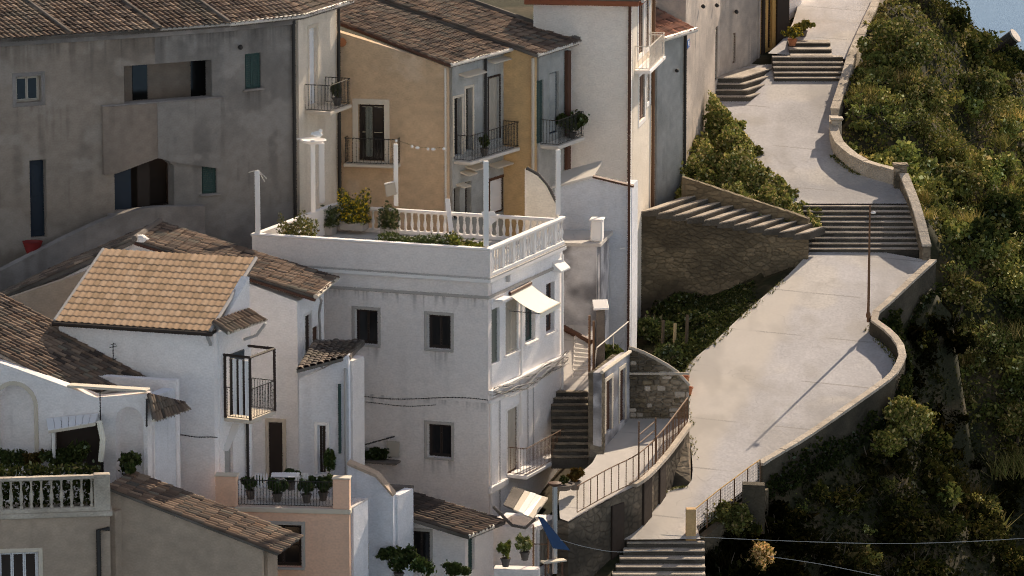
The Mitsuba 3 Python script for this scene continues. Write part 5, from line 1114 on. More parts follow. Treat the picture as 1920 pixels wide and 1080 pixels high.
e0, e1 = wlF.pt(wlF.len + .25, zl1 + .06, .35), wlR.pt(wlR.len + .1, zl1 + .06, .42); up_ = -wlF.e * 1.0 + Z3 * ((zl0 - zl1) / wlF.len)
roof(L_, e0, e1, e1 + up_ * 4.2, e0 + up_ * 4.2, seed=91, pal=OLD * .6, w=.2, pieces=300); gutter(L_, [e0, e0 * .35 + e1 * .65], .07)
M_ = thing('corner_lean_to', 'small white annexe with a patched sunlit roof at the terrace house foot', 'house')
mC = P(1003, 985, -3.4); mL = along(mC, -14, 905); mR = along(mC, 66, 1046); zM = mC[2]
wmF, wmR = box_house(M_, mL, mC, mR, -15, zM - .1, 'white_stucco', 'white_paint'); 
window(wmR, 1012, 990, 1030, 1060, 'shutter', 'brown_wood', leaf='beige_wood', name='door', depth=.06); wmF.done(); wmR.done()
q = [P(944, 946, -3.2), P(1000, 972, -3.5), P(1028, 934, -1.9), P(962, 912, -1.5)]
for i in range(6):
    f0, f1 = i / 6, (i + .96) / 6; w4 = [q[0] + (q[1] - q[0]) * f0, q[0] + (q[1] - q[0]) * f1, q[3] + (q[2] - q[3]) * f1, q[3] + (q[2] - q[3]) * f0]
    w4 = [p_ + Z3 * (.012 * (i % 2)) for p_ in w4]; obj('roof_panel', hexa([p_ - Z3 * .05 for p_ in w4] + w4), ('white_trim', 'pale_metal', 'cream_trim')[i % 3] if i > 1 else 'dark_render', M_)
obj('roof_edge', tube([P(925, 950, -3.3), P(960, 985, -3.7), P(985, 990, -3.8), P(1004, 972, -3.75)], .05, 6), 'dark_render', M_)

rubble('lane_stone', (.175, .145, .11), (.10, .085, .068), (.05, .044, .036), 2.6, 4.4, .06, seed=11.0)
# ================================================================== lane, steps and stone walls between the terrace house and the ramp
lp = P(1240, 790, 6.2); LANE = (lp[2] - .113 * lp[1], 0.0, .113)
edge = [(1292, 798), (1264, 836), (1240, 866), (1200, 905), (1140, 936), (1066, 978)]
le = polyline(on(edge, LANE), 4); ll = polyline(on([(1180, 784), (1130, 825), (1110, 868), (1060, 905), (1048, 930), (1050, 972)], LANE), 4)
back_ = on([(1184, 783), (1294, 783)], LANE)
obj('lane', sheet(np.vstack([back_[:1] + A([0, .3, 0]), ll]), np.vstack([back_[1:] + A([0, .3, 0]), le]), LANE), 'concrete'); tag('lane', kind='structure')
k = thing('lane_wall', 'curved rubble retaining wall carrying the railed lane above the ramp foot', 'wall')
t0 = le.copy(); t1 = offset(le, .45)
obj('wall_body', jig(strip(np.full(len(le), -11.0), t0 - Z3 * .03, t1 - Z3 * .03), .05, 1.6), 'lane_stone', k)
le2 = le[:14]; ca, cb_ = offset(le2, -.14), offset(le2, .16)
for i in range(len(le2) - 1): obj('coping_stone', hullm([ca[i], ca[i + 1] * .985 + ca[i] * .015, cb_[i + 1] * .985 + cb_[i] * .015, cb_[i]] + [q + Z3 * .12 for q in (ca[i], ca[i + 1] * .985 + ca[i] * .015, cb_[i + 1] * .985 + cb_[i] * .015, cb_[i])]), 'parapet_stone', k)
# dark doorways in that wall
def slot(u, v0, v1, w, nm='doorway'):
    j = int(np.argmin([abs(proj(q)[0] - u) for q in le])); j = max(1, min(j, len(le) - 2)); t = le[j + 1] - le[j - 1]; t[2] = 0; t /= np.linalg.norm(t); nn = A([-t[1], t[0], 0])
    q = P(u, v1, le[j][1]); zt = P(u, v0, le[j][1])[2]
    obj(nm, cbox(A([*le[j][:2], q[2]]) - t * w / 2 - nn * .2, t * w, nn * .28, Z3 * (zt - q[2]), .01), 'dark_wood', k)
slot(1208, 893, 985, .75); slot(1237, 872, 962, .7); slot(1153, 945, 1060, .7)
railing_k = thing('lane_railing', 'thin rusty railing with a small gate along the curved lane edge', 'railing')
rail_pts = offset(le, .06)[:20] + Z3 * .05
railing(railing_k, rail_pts, .95, 'rust_iron', .42, .016, .022)
dense = offset(le, .06)[:10] + Z3 * .05; railing(railing_k, dense, .93, 'rust_iron', .17, .011, .02)
gq = Pp(1172, 800, LANE); gk = obj('gate', cat(tube([Pp(1172, 930, LANE) * 0 + A([*offset(le, .05)[12][:2], offset(le, .05)[12][2]]), A([*offset(le, .05)[12][:2], offset(le, .05)[12][2] + 2.1])], .03, 6)), 'rust_iron', railing_k)
pq = offset(le, .05)[9]; obj('gate', cat(tube([pq, pq + Z3 * 1.7], .03, 6), *[tube([pq + Z3 * z, offset(le, .05)[12] + Z3 * (z + .05)], .02, 5) for z in (.95, 1.3, 1.6)]), 'rust_iron', railing_k)
# end wall of rubble stones with a rounded top
E2 = thing('arched_stone_wall', 'rubble stone wall with a rounded top closing the lane', 'wall')
ya = P(1180, 784, 6.5)[1]; we = Wall(E2, P(1179, 784, ya), P(1292, 784, ya), -7.5, 0, 'stone_wall', .5)
topc = [we.sz(u, v) for u, v in ((1292, 726), (1270, 702), (1250, 688), (1225, 674), (1205, 664), (1179, 655))]
we.outer = [(0, -7.5), (we.len, -7.5)] + [(min(max(s, 0), we.len), z) for s, z in topc]; we.done()
rs = np.random.RandomState(3); zt_at = lambda s: np.interp(s, [q[0] for q in reversed(topc)], [q[1] for q in reversed(topc)])
z = we.sz(1200, 783)[1]; row = 0
stone_ms = []
while z < zt_at(0) - .05:
    h = .13 + .09 * rs.rand(); s = -.05 + .1 * rs.rand()
    while s < we.len:
        w = .16 + .26 * rs.rand(); e = min(s + w, we.len)
        if z + h < zt_at((s + e) / 2) and e - s > .1:
            g = .012; obj('stone', jig(we.box(s + g, e - g, z + g, z + h - g, -.05, .03 + .035 * rs.rand(), .035), .018, 6, row), ('stone_wall', 'parapet_stone', 'retaining_wall', 'stone_wall')[rs.randint(4)], E2)
        s = e
    z += h; row += 1
obj('band', we.box(0, we.len, we.sz(1200, 702)[1], we.sz(1200, 698)[1], .0, .09, .01), 'parapet_stone', E2)
obj('coping', tube([we.pt(s, z_ + .03, -.1) for s, z_ in topc], .09, 6), 'parapet_stone', E2)
# little house with two doors
W2_ = thing('two_door_house', 'little plastered house with two brown doors opening on the lane', 'house')
w2C = A([*we.pt(.02, 0, .02)[:2], 0]); w2A = w2C - A([math.cos(math.radians(73)), math.sin(math.radians(73)), 0]) * 3.6
w2 = Wall(W2_, w2A, w2C, -8.5, 0, 'worn_stucco', .3); w2.outer = [(0, -8.5), (w2.len, -8.5), (w2.len, w2.sz(1182, 660)[1]), (0, w2.sz(1127, 700)[1])]
for (u0, v0, u1, v1) in ((1136, 712, 1147, 808), (1162, 692, 1172, 790)): window(w2, u0, v0, u1, v1, 'door', 'brown_wood', leaf='brown_wood', name='door', depth=.08, trim='cream_trim', trim_w=.14, nleaf=1)
w2.done(); zt2 = w2.sz(1127, 700)[1]
w2f = Wall(W2_, w2A + A([-.45, .2, 0]), w2A, -8.5, zt2 - .02, 'stone_wall', .3, end=.002); w2f.done()
obj('coping', cat(tube([w2.pt(-.05, w2.sz(1127, 698)[1], .02), w2.pt(w2.len, w2.sz(1182, 658)[1], .02)], .07, 6)), 'cream_trim', W2_)
obj('flat_roof', hexa([q + Z3 * (zz - .25) for q, zz in ((w2A + A([0, .1, 0]), zt2), (w2C, w2.sz(1182, 660)[1]), (w2C + A([-.6, .2, 0]), w2.sz(1182, 660)[1]), (w2A + A([-.45, .3, 0]), zt2))] + [q + Z3 * (zz - .1) for q, zz in ((w2A + A([0, .1, 0]), zt2), (w2C, w2.sz(1182, 660)[1]), (w2C + A([-.6, .2, 0]), w2.sz(1182, 660)[1]), (w2A + A([-.45, .3, 0]), zt2))]), 'retaining_wall', W2_)
# dark stairs up beside the terrace house
s0_, s1_ = P(1034, 866, 3.2), P(1104, 868, 3.2); s1_[2] = s0_[2]
flight('dark_stairs', 'dark shaded stone stairs climbing between the terrace house and the little two door house', s0_, s1_, 11, .178, .235, 'stone_wall', A([.0, 1.0, 0]))
k = thing('stair_side_wall', 'rough sloping rubble wall along the right of the dark stairs', 'wall')
w0_, w1_ = P(1092, 884, 2.7), P(1126, 740, 5.6)
lnw = A([[s1_[0] + .02, 2.6, P(1098, 860, 2.6)[2]], [s1_[0] + .10, 4.2, P(1112, 785, 4.2)[2]], [s1_[0] + .12, 5.9, P(1122, 735, 5.9)[2]]]); lnw = polyline(lnw, 4)
obj('wall_body', jig(strip(np.full(len(lnw), -9.0), lnw, offset(lnw, .5)), .05, 2.0), 'stone_wall', k)
# sunlit path behind the stairs, and the low corrugated shed roof beside it
zl_ = s0_[2] + 11 * .178; up0 = A([0, 5.8, zl_]); UPL = (zl_ - .27 * 5.75, 0.0, .27)
obj('upper_lane', sheet(on([(1030, 736), (1036, 660), (1040, 600)], UPL), on([(1108, 736), (1112, 660), (1116, 600)], UPL), UPL), 'concrete'); tag('upper_lane', kind='structure')
k = thing('corrugated_roof', 'greenish corrugated lean to roof beside the sunlit path', 'roof')
q = [P(1073, 734, 6.0), P(1106, 734, 6.0), P(1106, 640, 9.6), P(1078, 636, 9.6)]
rows = []
for t in np.linspace(0, 1, 25): 
    a, b = q[0] * (1 - t) + q[3] * t, q[1] * (1 - t) + q[2] * t; o = Z3 * (.12 + .02 * math.cos(t * 24 * math.pi)); rows.append((a + o, b + o))
m1 = ribbon([r_[0] for r_ in rows], [r_[1] for r_ in rows]); obj('sheet', cat(m1, (m1[0] - Z3 * .01, m1[1][:, ::-1])), 'grey_trim', k); obj('edge', tube([q[0] + Z3 * .1, q[3] + Z3 * .1], .025, 5), 'pale_metal', k)
k = thing('timber_beam', 'old brown timber beam lying across the top of the sunlit path', 'beam'); obj('beam', tube([P(1056, 614, 10.2), P(1108, 642, 9.2)], .11, 6), 'brown_wood', k)
for i, (u, v0) in enumerate(((1105, 592), (1113, 602))):
    k = thing('rusty_pole', 'taller rusty pole beside the corrugated roof' if i == 0 else 'shorter rusty pole right of the taller one by the corrugated roof', 'pole'); a = P(u, 732, 6.6); obj('pole', tube([a, A([*a[:2], P(u, v0, 6.6)[2]])], .05, 6), 'rust_iron', k)
k = thing('chimney', 'slim chimney with a sunlit white cap in front of the pale blue gable house', 'chimney'); a = P(1126, 690, 8.6); zt_ = P(1126, 580, 8.6)[2]
obj('stack', jig(cbox(a - A([.15, .15, 0]), (.3, 0, 0), (0, .3, 0), Z3 * (zt_ - a[2]), .03), .02, 3), 'dark_render', k); obj('cap', cbox(A([a[0] - .26, a[1] - .3, zt_ + .01]), (.55, .1, .0), (-.05, .6, .22), (0, 0, .07), .02), 'white_trim', k)
k = thing('wire_fence', 'thin slanting fence rail by the green shrubs above the little house', 'fence'); f_ = [P(1113, 700, 7.0), P(1119, 652, 7.2), P(1178, 603, 10.5)]; obj('rail', tube(f_, .025, 5), 'pale_metal', k); obj('post', tube([P(1150, 690, 9.0), P(1150, 628, 9.0)], .025, 5), 'pale_metal', k)
# pale blue gable house in front of the tall one
B3 = thing('pale_blue_house', 'narrow pale blue grey gable house in front of the tall beige house', 'house')
b3R = P(1182, 350, 13.6); b3L = along(b3R, -8, 1040); wb3 = Wall(B3, b3L, b3R, -7, 0, 'blue_white', .35)
pk = wb3.sz(1112, 334); wb3.outer = [(0, -7), (wb3.len, -7), (wb3.len, wb3.sz(1182, 350)[1]), pk, (0, pk[1] - .35 - .0 * pk[0])]; wb3.done()
rr_ = along(b3R, 78, 1196); Wall(B3, b3R, rr_, -7, b3R[2], 'blue_white', .3, start=.34).done()
pkp = wb3.pt(pk[0], pk[1] + .02, .12); bkk = A([.12, .98, 0]) * 3.5
eL_, eR_ = wb3.pt(-.1, pk[1] - .42, .12), wb3.pt(wb3.len + .12, wb3.outer[2][1] - .02, .12)
obj('roof_slope', hexa([eL_, pkp, pkp + bkk, eL_ + bkk] + [q + Z3 * .09 for q in (eL_, pkp, pkp + bkk, eL_ + bkk)]), 'pale_metal', B3); bk2 = bkk * .10; obj('roof_slope', hexa([pkp, eR_, eR_ + bk2, pkp + bk2] + [q + Z3 * .07 for q in (pkp, eR_, eR_ + bk2, pkp + bk2)]), 'brown_wood', B3)
obj('drain_pipe', tube([wb3.pt(wb3.len - .04, 3, .08), wb3.pt(wb3.len - .04, -6, .08)], .05, 6), 'brown_wood', B3); ins = wb3.sz(1172, 465); obj('insulator', tube([wb3.pt(*ins, .0), wb3.pt(ins[0] - .15, ins[1] + .03, .3)], .03, 5), 'white_trim', B3)
A3 = thing('worn_annexe', 'low annexe with badly worn grey plaster behind the terrace house corner', 'house')
a3R = P(1119, 455, 10.6); a3L = along(a3R, -6, 1030); wa3 = Wall(A3, a3L, a3R, -7, P(1119, 462, 10.6)[2], 'worn_stucco', .3); wa3.done(); Wall(A3, a3R, a3R + A([.5, 2.6, 0]), -7, P(1119, 462, 10.6)[2], 'worn_stucco', .3, start=.29).done()
za3 = P(1119, 462, 10.6)[2]; obj('flat_roof', obox(wa3.pt(-.05, za3 + .002, .1), wa3.e * (wa3.len + .2), A([.5, 2.6, 0]), Z3 * .12), 'concrete', A3)
obj('chimney_block', jig(cbox(wa3.pt(wa3.len - .25, za3 + .125, -.2), wa3.e * .42, A([.1, .6, 0]), Z3 * .75, .04), .03, 3), 'white_trim', A3); obj('chimney_cap', cbox(wa3.pt(wa3.len - .3, za3 + .88, -.18), wa3.e * .5, A([.1, .6, 0]), Z3 * .06, .02), 'white_trim', A3)
C3 = thing('round_top_wall', 'small rounded cream wall behind the rear balustrade corner', 'wall')
c3R = P(1046, 400, 8.3); c3L = along(c3R, -6, 984); wc3 = Wall(C3, c3L, c3R, -2, 0, 'cream_stucco', .3)
wc3.outer = [(0, -2), (wc3.len, -2)] + [wc3.sz(u, v) for u, v in ((1046, 392), (1036, 372), (1024, 348), (1008, 330), (990, 320))] + [(0, wc3.sz(985, 318)[1])]; wc3.done()
obj('coping', tube([wc3.pt(*wc3.sz(u, v), -.1) for u, v in ((1042, 380), (1032, 360), (1022, 345), (1008, 328), (986, 316))], .07, 6), 'dark_render', C3)
# little steps and buttress where the lane meets the ramp
k = thing('corner_steps', 'four small crumbling sunlit steps between the lane wall and the ramp', 'steps')
for i, (u, v) in enumerate(((1284, 938), (1272, 920), (1262, 904), (1256, 890))):
    q = P(u, v, 2.6 + .55 * i); obj('step', jig(cbox(q + A([-.45, 0, -.6]), (.8 - .06 * i, .28, 0), (-.2, .5, 0), (0, 0, .6), .03), .03, 3, i), 'step_stone', k)
k = thing('stone_buttress', 'sloping rubble buttress ending the lane wall beside the ramp', 'wall')
obj('wall_body', jig(hullm([P(1245, 868, 4.2), P(1296, 905, 3.4), P(1298, 903, 4.2), P(1285, 800, 6.2), P(1291, 800, 6.8), P(1245, 935, 3.6), P(1294, 925, 3.2), P(1258, 850, 4.8)]), .03, 2), 'stone_wall', k)
k = thing('path_flower_pot', 'small terracotta pots standing at the ramp edge above the rubble wall', 'pot')
for u, v in ((1290, 743), (1283, 722)): obj('pot', lathe(Pp(u, v, RAMP) + A([.0, .1, 0]), [(.11, 0), (.17, .25), (.2, .27), (.2, .32), (.15, .3), (.14, .22)], 12), 'clay_pot', k, smooth=40)
# ---- fence on the right of the ramp foot
k = thing('mesh_fence', 'mesh panel fence with thin posts along the right edge of the ramp foot', 'fence')
fx = [P(u, v, Pp(u, v, RAMP, .9)[1]) for u, v in ((1425, 862), (1402, 878), (1377, 897), (1351, 916), (1326, 936), (1304, 954))]
obj('top_rail', tube(fx, .022, 5), 'ochre_paint', k)
for i, q in enumerate(fx[:-1]): obj('post', tube([q, q - Z3 * 1.0], .026, 5), 'rust_iron', k)
for i in range(len(fx) - 1):
    a, b = fx[i], fx[i + 1]; w_ = []
    for t in np.linspace(.04, .96, 9): w_.append(tube([a + (b - a) * t - Z3 * .05, a + (b - a) * t - Z3 * .88], .006, 3))
    for z in np.linspace(.1, .85, 8): w_.append(tube([a - Z3 * z, b - Z3 * z], .006, 3))
    tag(obj('mesh_panel', cat(*w_), 'zinc', k), kind='stuff')
fq = P(1295, 1003, Pp(1304, 1003, RAMP)[1]); k = thing('fence_pillar', 'ochre painted square pillar ending the mesh fence at the lower steps', 'pillar'); obj('shaft', cbox(fq - A([.17, .17, .3]), (.34, 0, 0), (0, .34, 0), Z3 * 1.22, .02), 'ochre_stucco', k)
fw = thing('fence_wall', 'dark low retaining wall below the mesh fence', 'wall')
fl_ = A([q - Z3 * .98 + A([.05, 0, 0]) for q in fx]); obj('wall_body', jig(strip(fl_[:, 2] - 3, fl_, offset(fl_, -.3)), .02, 2), 'retaining_wall', fw)
obj('shed_end', obox(P(1392, 1000, 1.2), (.75, -.1, 0), (0, .5, 0), Z3 * 1.7), 'outer_wall', fw)
# ---- street lamp
k = thing('street_lamp', 'slender rusty street lamp post standing on the curved ramp parapet', 'lamp')
lb = P(1628, 594, Pp(1628, 598, RAMP, PAR_H)[1] + .1); lt = P(1630, 384, lb[1])[2]
obj('post', tube([lb - Z3 * .2, lb + Z3 * 1.2, A([*lb[:2], lt - .02])], [.055, .05, .03], 7), 'rust_iron', k); obj('base', lathe(lb - Z3 * .02, [(.09, 0), (.09, .12), (.06, .2)], 9), 'rust_iron', k)
lh = A([lb[0] + .12, lb[1] - .06, P(1637, 399, lb[1])[2]]); hd = obj('lamp_head', lathe(lh, [(.08, -.02), (.10, .02), (.07, .06), (.02, .08)], 12), 'white_trim', k, smooth=40); obj('arm', tube([A([*lb[:2], lh[2] + .06]), lh + Z3 * .06], .018, 5), 'rust_iron', k)
# ---- cables
for i, (pts_, lab) in enumerate((([(1050, 1012), (1100, 1026), (1160, 1035), (1240, 1030)], 'thin white cable sagging from the annexe to the foot of the lower steps'), ([(1240, 1003), (1420, 1012), (1640, 1019), (1800, 1016), (1990, 1005)], 'long pale cable crossing the dark hillside at the lower right'), ([(1440, 1043), (1540, 1058), (1660, 1082)], 'lower faint cable under the long one in the bottom right corner'))):
    k = thing('overhead_cable', lab, 'cable'); obj('wire', tube(polyline([P(u, v, -8) for u, v in pts_], 5), .011, 5), 'cable_grey', k)
k = thing('flag_cloth', 'dark blue cloth hanging folded from the annexe corner', 'cloth'); a = P(1008, 968, -5.9)
fv = [[a + A([.02 * i, -.02 * (i % 2), 0]) + Z3 * -.02 * i + A([.5 * t, -.1 * t, -1.05 * t]) + A([.12 * i * (.4 + t), .06 * math.sin(2 * i), 0]) for i in range(4)] for t in np.linspace(0, 1, 7)]
obj('fabric', ribbon([r_[0] for r_ in fv], [r_[3] for r_ in fv], 3), 'cloth_blue', k)

k = thing('clothes_post', 'dark grey post with a terracotta cap standing at the end of the lane railing', 'post'); a = P(1040, 1075, -5.6); zt_ = P(1040, 912, -5.6)[2]
obj('pole', tube([a, A([*a[:2], zt_])], .085, 7), 'zinc', k); obj('cap', lathe(A([*a[:2], zt_ + .002]), [(.09, 0), (.22, .07), (.22, .12), (.10, .15)], 12), 'brown_wood', k, smooth=40)
k = thing('iron_poles', 'pair of thin rusty iron poles beside the annexe door under the blue cloth', 'poles')
for u in (1000, 1028): a = P(u, 1075, -5.7); obj('pole', tube([a, A([*a[:2], P(u, 985, -5.7)[2]])], .03, 5), 'rust_iron', k)
obj('rail', tube([P(1000, 1020, -5.7), P(1028, 1020, -5.7)], .02, 5), 'rust_iron', k)

# ================================================================== vegetation
road_u = shapely.union_all([Polygon(r_).buffer(0) for r_, _ in road_polys] + [Polygon([(sl[0] - .3, sl[1] - .5), (sr[0] + .5, sl[1] - .5), (sr[0] + .6, TOPY + .6), (sl[0] - .3, TOPY + .6)]).buffer(.1)])
tf = None
from scipy.interpolate import RegularGridInterpolator
GZ = RegularGridInterpolator((gy, gx), ZZ, bounds_error=False, fill_value=-60)
def in_view(p, m=40):
    d = p - CAM; w = d @ FW; u = 960 + F * (d @ RT) / w; v = 540 - F * (d @ UPV) / w
    return (u > -m) & (u < 1920 + m) & (v > -m) & (v < 1080 + m)
def hit(u, v):                                               # where a line of sight meets the ground
    r = ray(u, v); t = np.linspace(120, 260, 2800); q = CAM + r * t[:, None]; return q[np.argmax(q[:, 2] < GZ(np.c_[q[:, 1], q[:, 0]]))]
def fb(x, y, f, s, o=3): return meshkit.fbm(np.c_[x * f, y * f, np.zeros(len(x)) + s], o, s)
rs = np.random.RandomState(77)
# --- scrub on the hillside right of the road: low cover and many merging bushes with gaps between them
def clear_of_road(x, y): return (x > np.interp(y, np.r_[-20, [q[1] for q in rr[::-1]], [q[1] for q in urp[1:]], 100], np.r_[6, [q[0] for q in rr[::-1]], [q[0] for q in urp[1:]], 15]) + .38)
n = 480000
x = rs.uniform(5, 38, n); y = rs.uniform(-9, 80, n)
g0 = np.c_[x, y, GZ(np.c_[y, x])]
dist = shapely.distance(road_u, shapely.points(x, y))
keep = clear_of_road(x, y) & (dist > .40) & in_view(g0, 60); g0, dist = g0[keep], dist[keep]
H = np.minimum(.10 + .5 * np.clip((fb(g0[:, 0], g0[:, 1], 1.3, 8, 2) - .40) / .3, 0, 1), .10 + .3 * dist)
st_ = np.sqrt(1 + ((GZ(np.c_[g0[:, 1], g0[:, 0] + .3]) - g0[:, 2]) / .3) ** 2 + ((GZ(np.c_[g0[:, 1] + .3, g0[:, 0]]) - g0[:, 2]) / .3) ** 2)
k = rs.rand(len(g0)) < (.18 + .30 * (fb(g0[:, 0], g0[:, 1], .6, 21, 2) > .42)) * np.clip(st_, 1, 3); p_ = g0[k].copy(); p_[:, 2] += H[k] * rs.rand(k.sum())
lw = (p_[:, 1] < 22) & (p_[:, 2] < -4.5); cv_ = leaves(p_[~lw], .12, 5, (1.45, 1.32, 1.0), dry=.12, pale=.01), leaves(p_[lw], .12, 6, (.30, .30, .27), dry=.03, pale=.01)  # cover low on the slope has shade painted into its darker tint
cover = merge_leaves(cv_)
bushes = []
nb = 7500; x = rs.uniform(6, 38, nb); y = rs.uniform(-8, 78, nb); e_ = .3; z = GZ(np.c_[y, x])
steep = np.sqrt(1 + ((GZ(np.c_[y, x + e_]) - z) / e_) ** 2 + ((GZ(np.c_[y + e_, x]) - z) / e_) ** 2); g1 = np.c_[x, y, z]
dist = shapely.distance(road_u, shapely.points(x, y)); R = .28 + 1.0 * rs.rand(nb) ** 1.8
lowroad = (y < 21); R = np.where(lowroad, np.minimum(R, .40 + .35 * dist), np.minimum(R, .22 + .28 * dist)); R = np.where(y > 58, np.minimum(R, .55), R)
clump = fb(x, y, .33, 51, 2)
ok = ~((np.hypot(x - P(1880, 84, 66)[0], y - 66) < 3.2) & (R > .3)) & clear_of_road(x, y) & (dist > .7 * R) & in_view(g1 + A([0, 0, .5]), 90) & (rs.rand(nb) < np.where(y < 26, .42 * np.clip(steep, 1, 3), .06 + .66 * (clump > .42)))
for gq, r_, cl in zip(g1[ok], R[ok], clump[ok]):
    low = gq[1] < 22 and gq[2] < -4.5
    t = A([1.48, 1.44, 1.22]) * (.55 + .8 * rs.rand()) * A([.92 + .22 * rs.rand(), 1, .9])
    t = t * (.30 + 1.05 * np.clip((tone_[0] - .36) / .26, 0, 1)) if (tone_ := fb(gq[:1], gq[1:2], .17, 71, 2)) is not None else t  # broad noise darkens whole regions of bushes, painting in shadow masses
    if low and rs.rand() < .8: t = t * .15  # most low bushes tinted near black, deep shade put into leaf colour
    nn = int(560 * r_ ** 1.6) + 70
    pts_ = shrub_points(gq + A([0, 0, .35 * r_]), r_ * 1.2, nn, rs, (1, 1, .7 + .35 * rs.rand()), lobes=8)
    kind = rs.rand()
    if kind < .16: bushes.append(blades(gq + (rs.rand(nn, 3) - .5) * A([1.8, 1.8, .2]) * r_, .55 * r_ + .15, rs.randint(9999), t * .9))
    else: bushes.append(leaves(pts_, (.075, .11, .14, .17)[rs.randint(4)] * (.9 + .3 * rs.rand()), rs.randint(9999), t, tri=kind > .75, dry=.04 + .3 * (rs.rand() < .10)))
    if kind > .86:                                             # dead twigs
        for _ in range(5):
            d_ = rs.normal(size=3); d_[2] = abs(d_[2]) + .3; d_ /= np.linalg.norm(d_); tw = tube([gq, gq + d_ * r_ * .8, gq + d_ * r_ * 1.5 + rs.normal(0, .1, 3)], [.03, .02, .006], 4); bushes.append((tw, coloured(tw, (.16, .13, .10))))
for _ in range(26):                                        # a few bigger bushes, leaf tint darkened to paint in shadow masses
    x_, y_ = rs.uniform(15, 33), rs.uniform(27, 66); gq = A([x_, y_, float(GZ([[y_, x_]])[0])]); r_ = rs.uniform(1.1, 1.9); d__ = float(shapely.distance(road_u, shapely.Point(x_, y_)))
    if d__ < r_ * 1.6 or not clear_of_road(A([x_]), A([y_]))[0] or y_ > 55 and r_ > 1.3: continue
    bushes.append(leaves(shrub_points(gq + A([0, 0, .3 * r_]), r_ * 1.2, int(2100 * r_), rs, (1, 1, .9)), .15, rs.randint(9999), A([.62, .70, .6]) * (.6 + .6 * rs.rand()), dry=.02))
# ivy on the outer face of the ramp's wall, its tint darkened to paint deep shade
L_ = offset(rr, -.36)[:49]; i_ = rs.randint(0, 48, 26000); f_ = rs.rand(26000, 1); q_ = L_[i_] * (1 - f_) + L_[i_ + 1] * f_
hz = rs.rand(26000) ** .7 * 3.6; q_[:, 2] = RAMP[0] + RAMP[2] * q_[:, 1] + .45 - hz; q_ += rs.normal(0, .05, q_.shape)
kk_ = meshkit.fbm(np.c_[q_[:, 0] * .5, q_[:, 1] * .5, q_[:, 2] * .6], 3, 4) > .50 - .12 * hz; bushes.append(leaves(q_[kk_], .12, 61, (.24, .28, .25)))
print('bushes', ok.sum())
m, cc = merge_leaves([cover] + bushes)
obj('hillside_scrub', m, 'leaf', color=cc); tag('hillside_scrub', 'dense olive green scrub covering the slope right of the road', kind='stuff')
# --- overgrown bank between the side steps and the upper road
n = 140000; x = rs.uniform(5.4, 12.8, n); y = rs.uniform(21, 37, n)
bx = np.interp(x, [q[0] for q in bl], [q[1] for q in bl]); ux_ = np.interp(y, [q[1] for q in ulp], [q[0] for q in ulp]); xe_ = np.where(y > eC[1] - 1, eC[0] + (y - eC[1]) * .194 + .15, dR[0] - .1)
g0 = np.c_[x, y, GZ(np.c_[y, x])]; rag = .95 + .5 * (meshkit.noise(np.c_[y * 1.3, y * 0, y * 0]) - .3)
keep = (y > bx + .25) & (x < ux_ + rag) & ((y < 24.8) | (x > xe_)) & (y < 35.5); g0, bx, ux_ = g0[keep], bx[keep], ux_[keep]
tA = np.clip((ux_ + 1.0 - g0[:, 0]) / 1.3, .12, 1)
H = (.25 + 1.5 * np.clip((fb(g0[:, 0], g0[:, 1], .9, 13) - .36) / .3, 0, 1)) * tA; H = np.minimum(H, .35 + (g0[:, 1] - bx) * .5)
g0[:, 2] = np.maximum(g0[:, 2], np.minimum(UPPER[0] + UPPER[2] * g0[:, 1] - .25, 3))  * (tA < .4) + g0[:, 2] * (tA >= .4)
k = rs.rand(len(g0)) < .95; p_ = g0[k].copy(); p_[:, 2] += H[k] * rs.rand(k.sum()) ** .7
items = [leaves(p_, .105, 15, (2.15, 2.05, 1.65), dry=.2)]
for i in range(60):
    j_ = rs.randint(len(g0)); r_ = .3 + .55 * rs.rand() * tA[j_]
    items.append(leaves(shrub_points(g0[j_] + A([0, 0, H[j_] * .6]), r_, int(700 * r_), rs), .11, i, A([1.95, 1.85, 1.45]) * (.5 + .7 * rs.rand()), dry=.15))
m, cc = merge_leaves(items)
obj('bank_scrub', m, 'leaf', color=cc); tag('bank_scrub', 'sunlit yellow green weeds and bushes on the bank beside the upper road', kind='stuff')
def shrub(name, lab, u, v, Y, r, n, seed, tint=(1, 1, 1), size=.11, dry=.05, squash=(1, 1, .85), cat_='shrub', stem=True, group=None, dryc=None):
    k = thing(name, lab, cat_, group); c = hit(u, v) + A([0, -.35 * r, .25 * r]) if Y is None else P(u, v, Y); rs_ = np.random.RandomState(seed)
    pts = shrub_points(c, r, n, rs_, squash); m, cc = leaves(pts, size, seed, tint, dry=dry); obj('crown', m, 'leaf', k, color=cc)
    if stem:
        zg = min(float(GZ([[c[1], c[0]]])[0]), c[2] - r * .4)
        st = [tube([A([c[0], c[1], zg - .1]), c + A([.1, 0, -.2 * r]), c + A([.15, 0, .4 * r])], [.07 * r ** .5, .05 * r ** .5, .02], 6)]
        for a in range(5):
            d = rs_.normal(size=3); d[2] = abs(d[2]); d /= np.linalg.norm(d); st.append(tube([c + A([.08, 0, -.3 * r]), c + d * r * .75], [.035 * r ** .5, .01], 5))
        obj('trunk', cat(*st), 'bark', k)
    return k
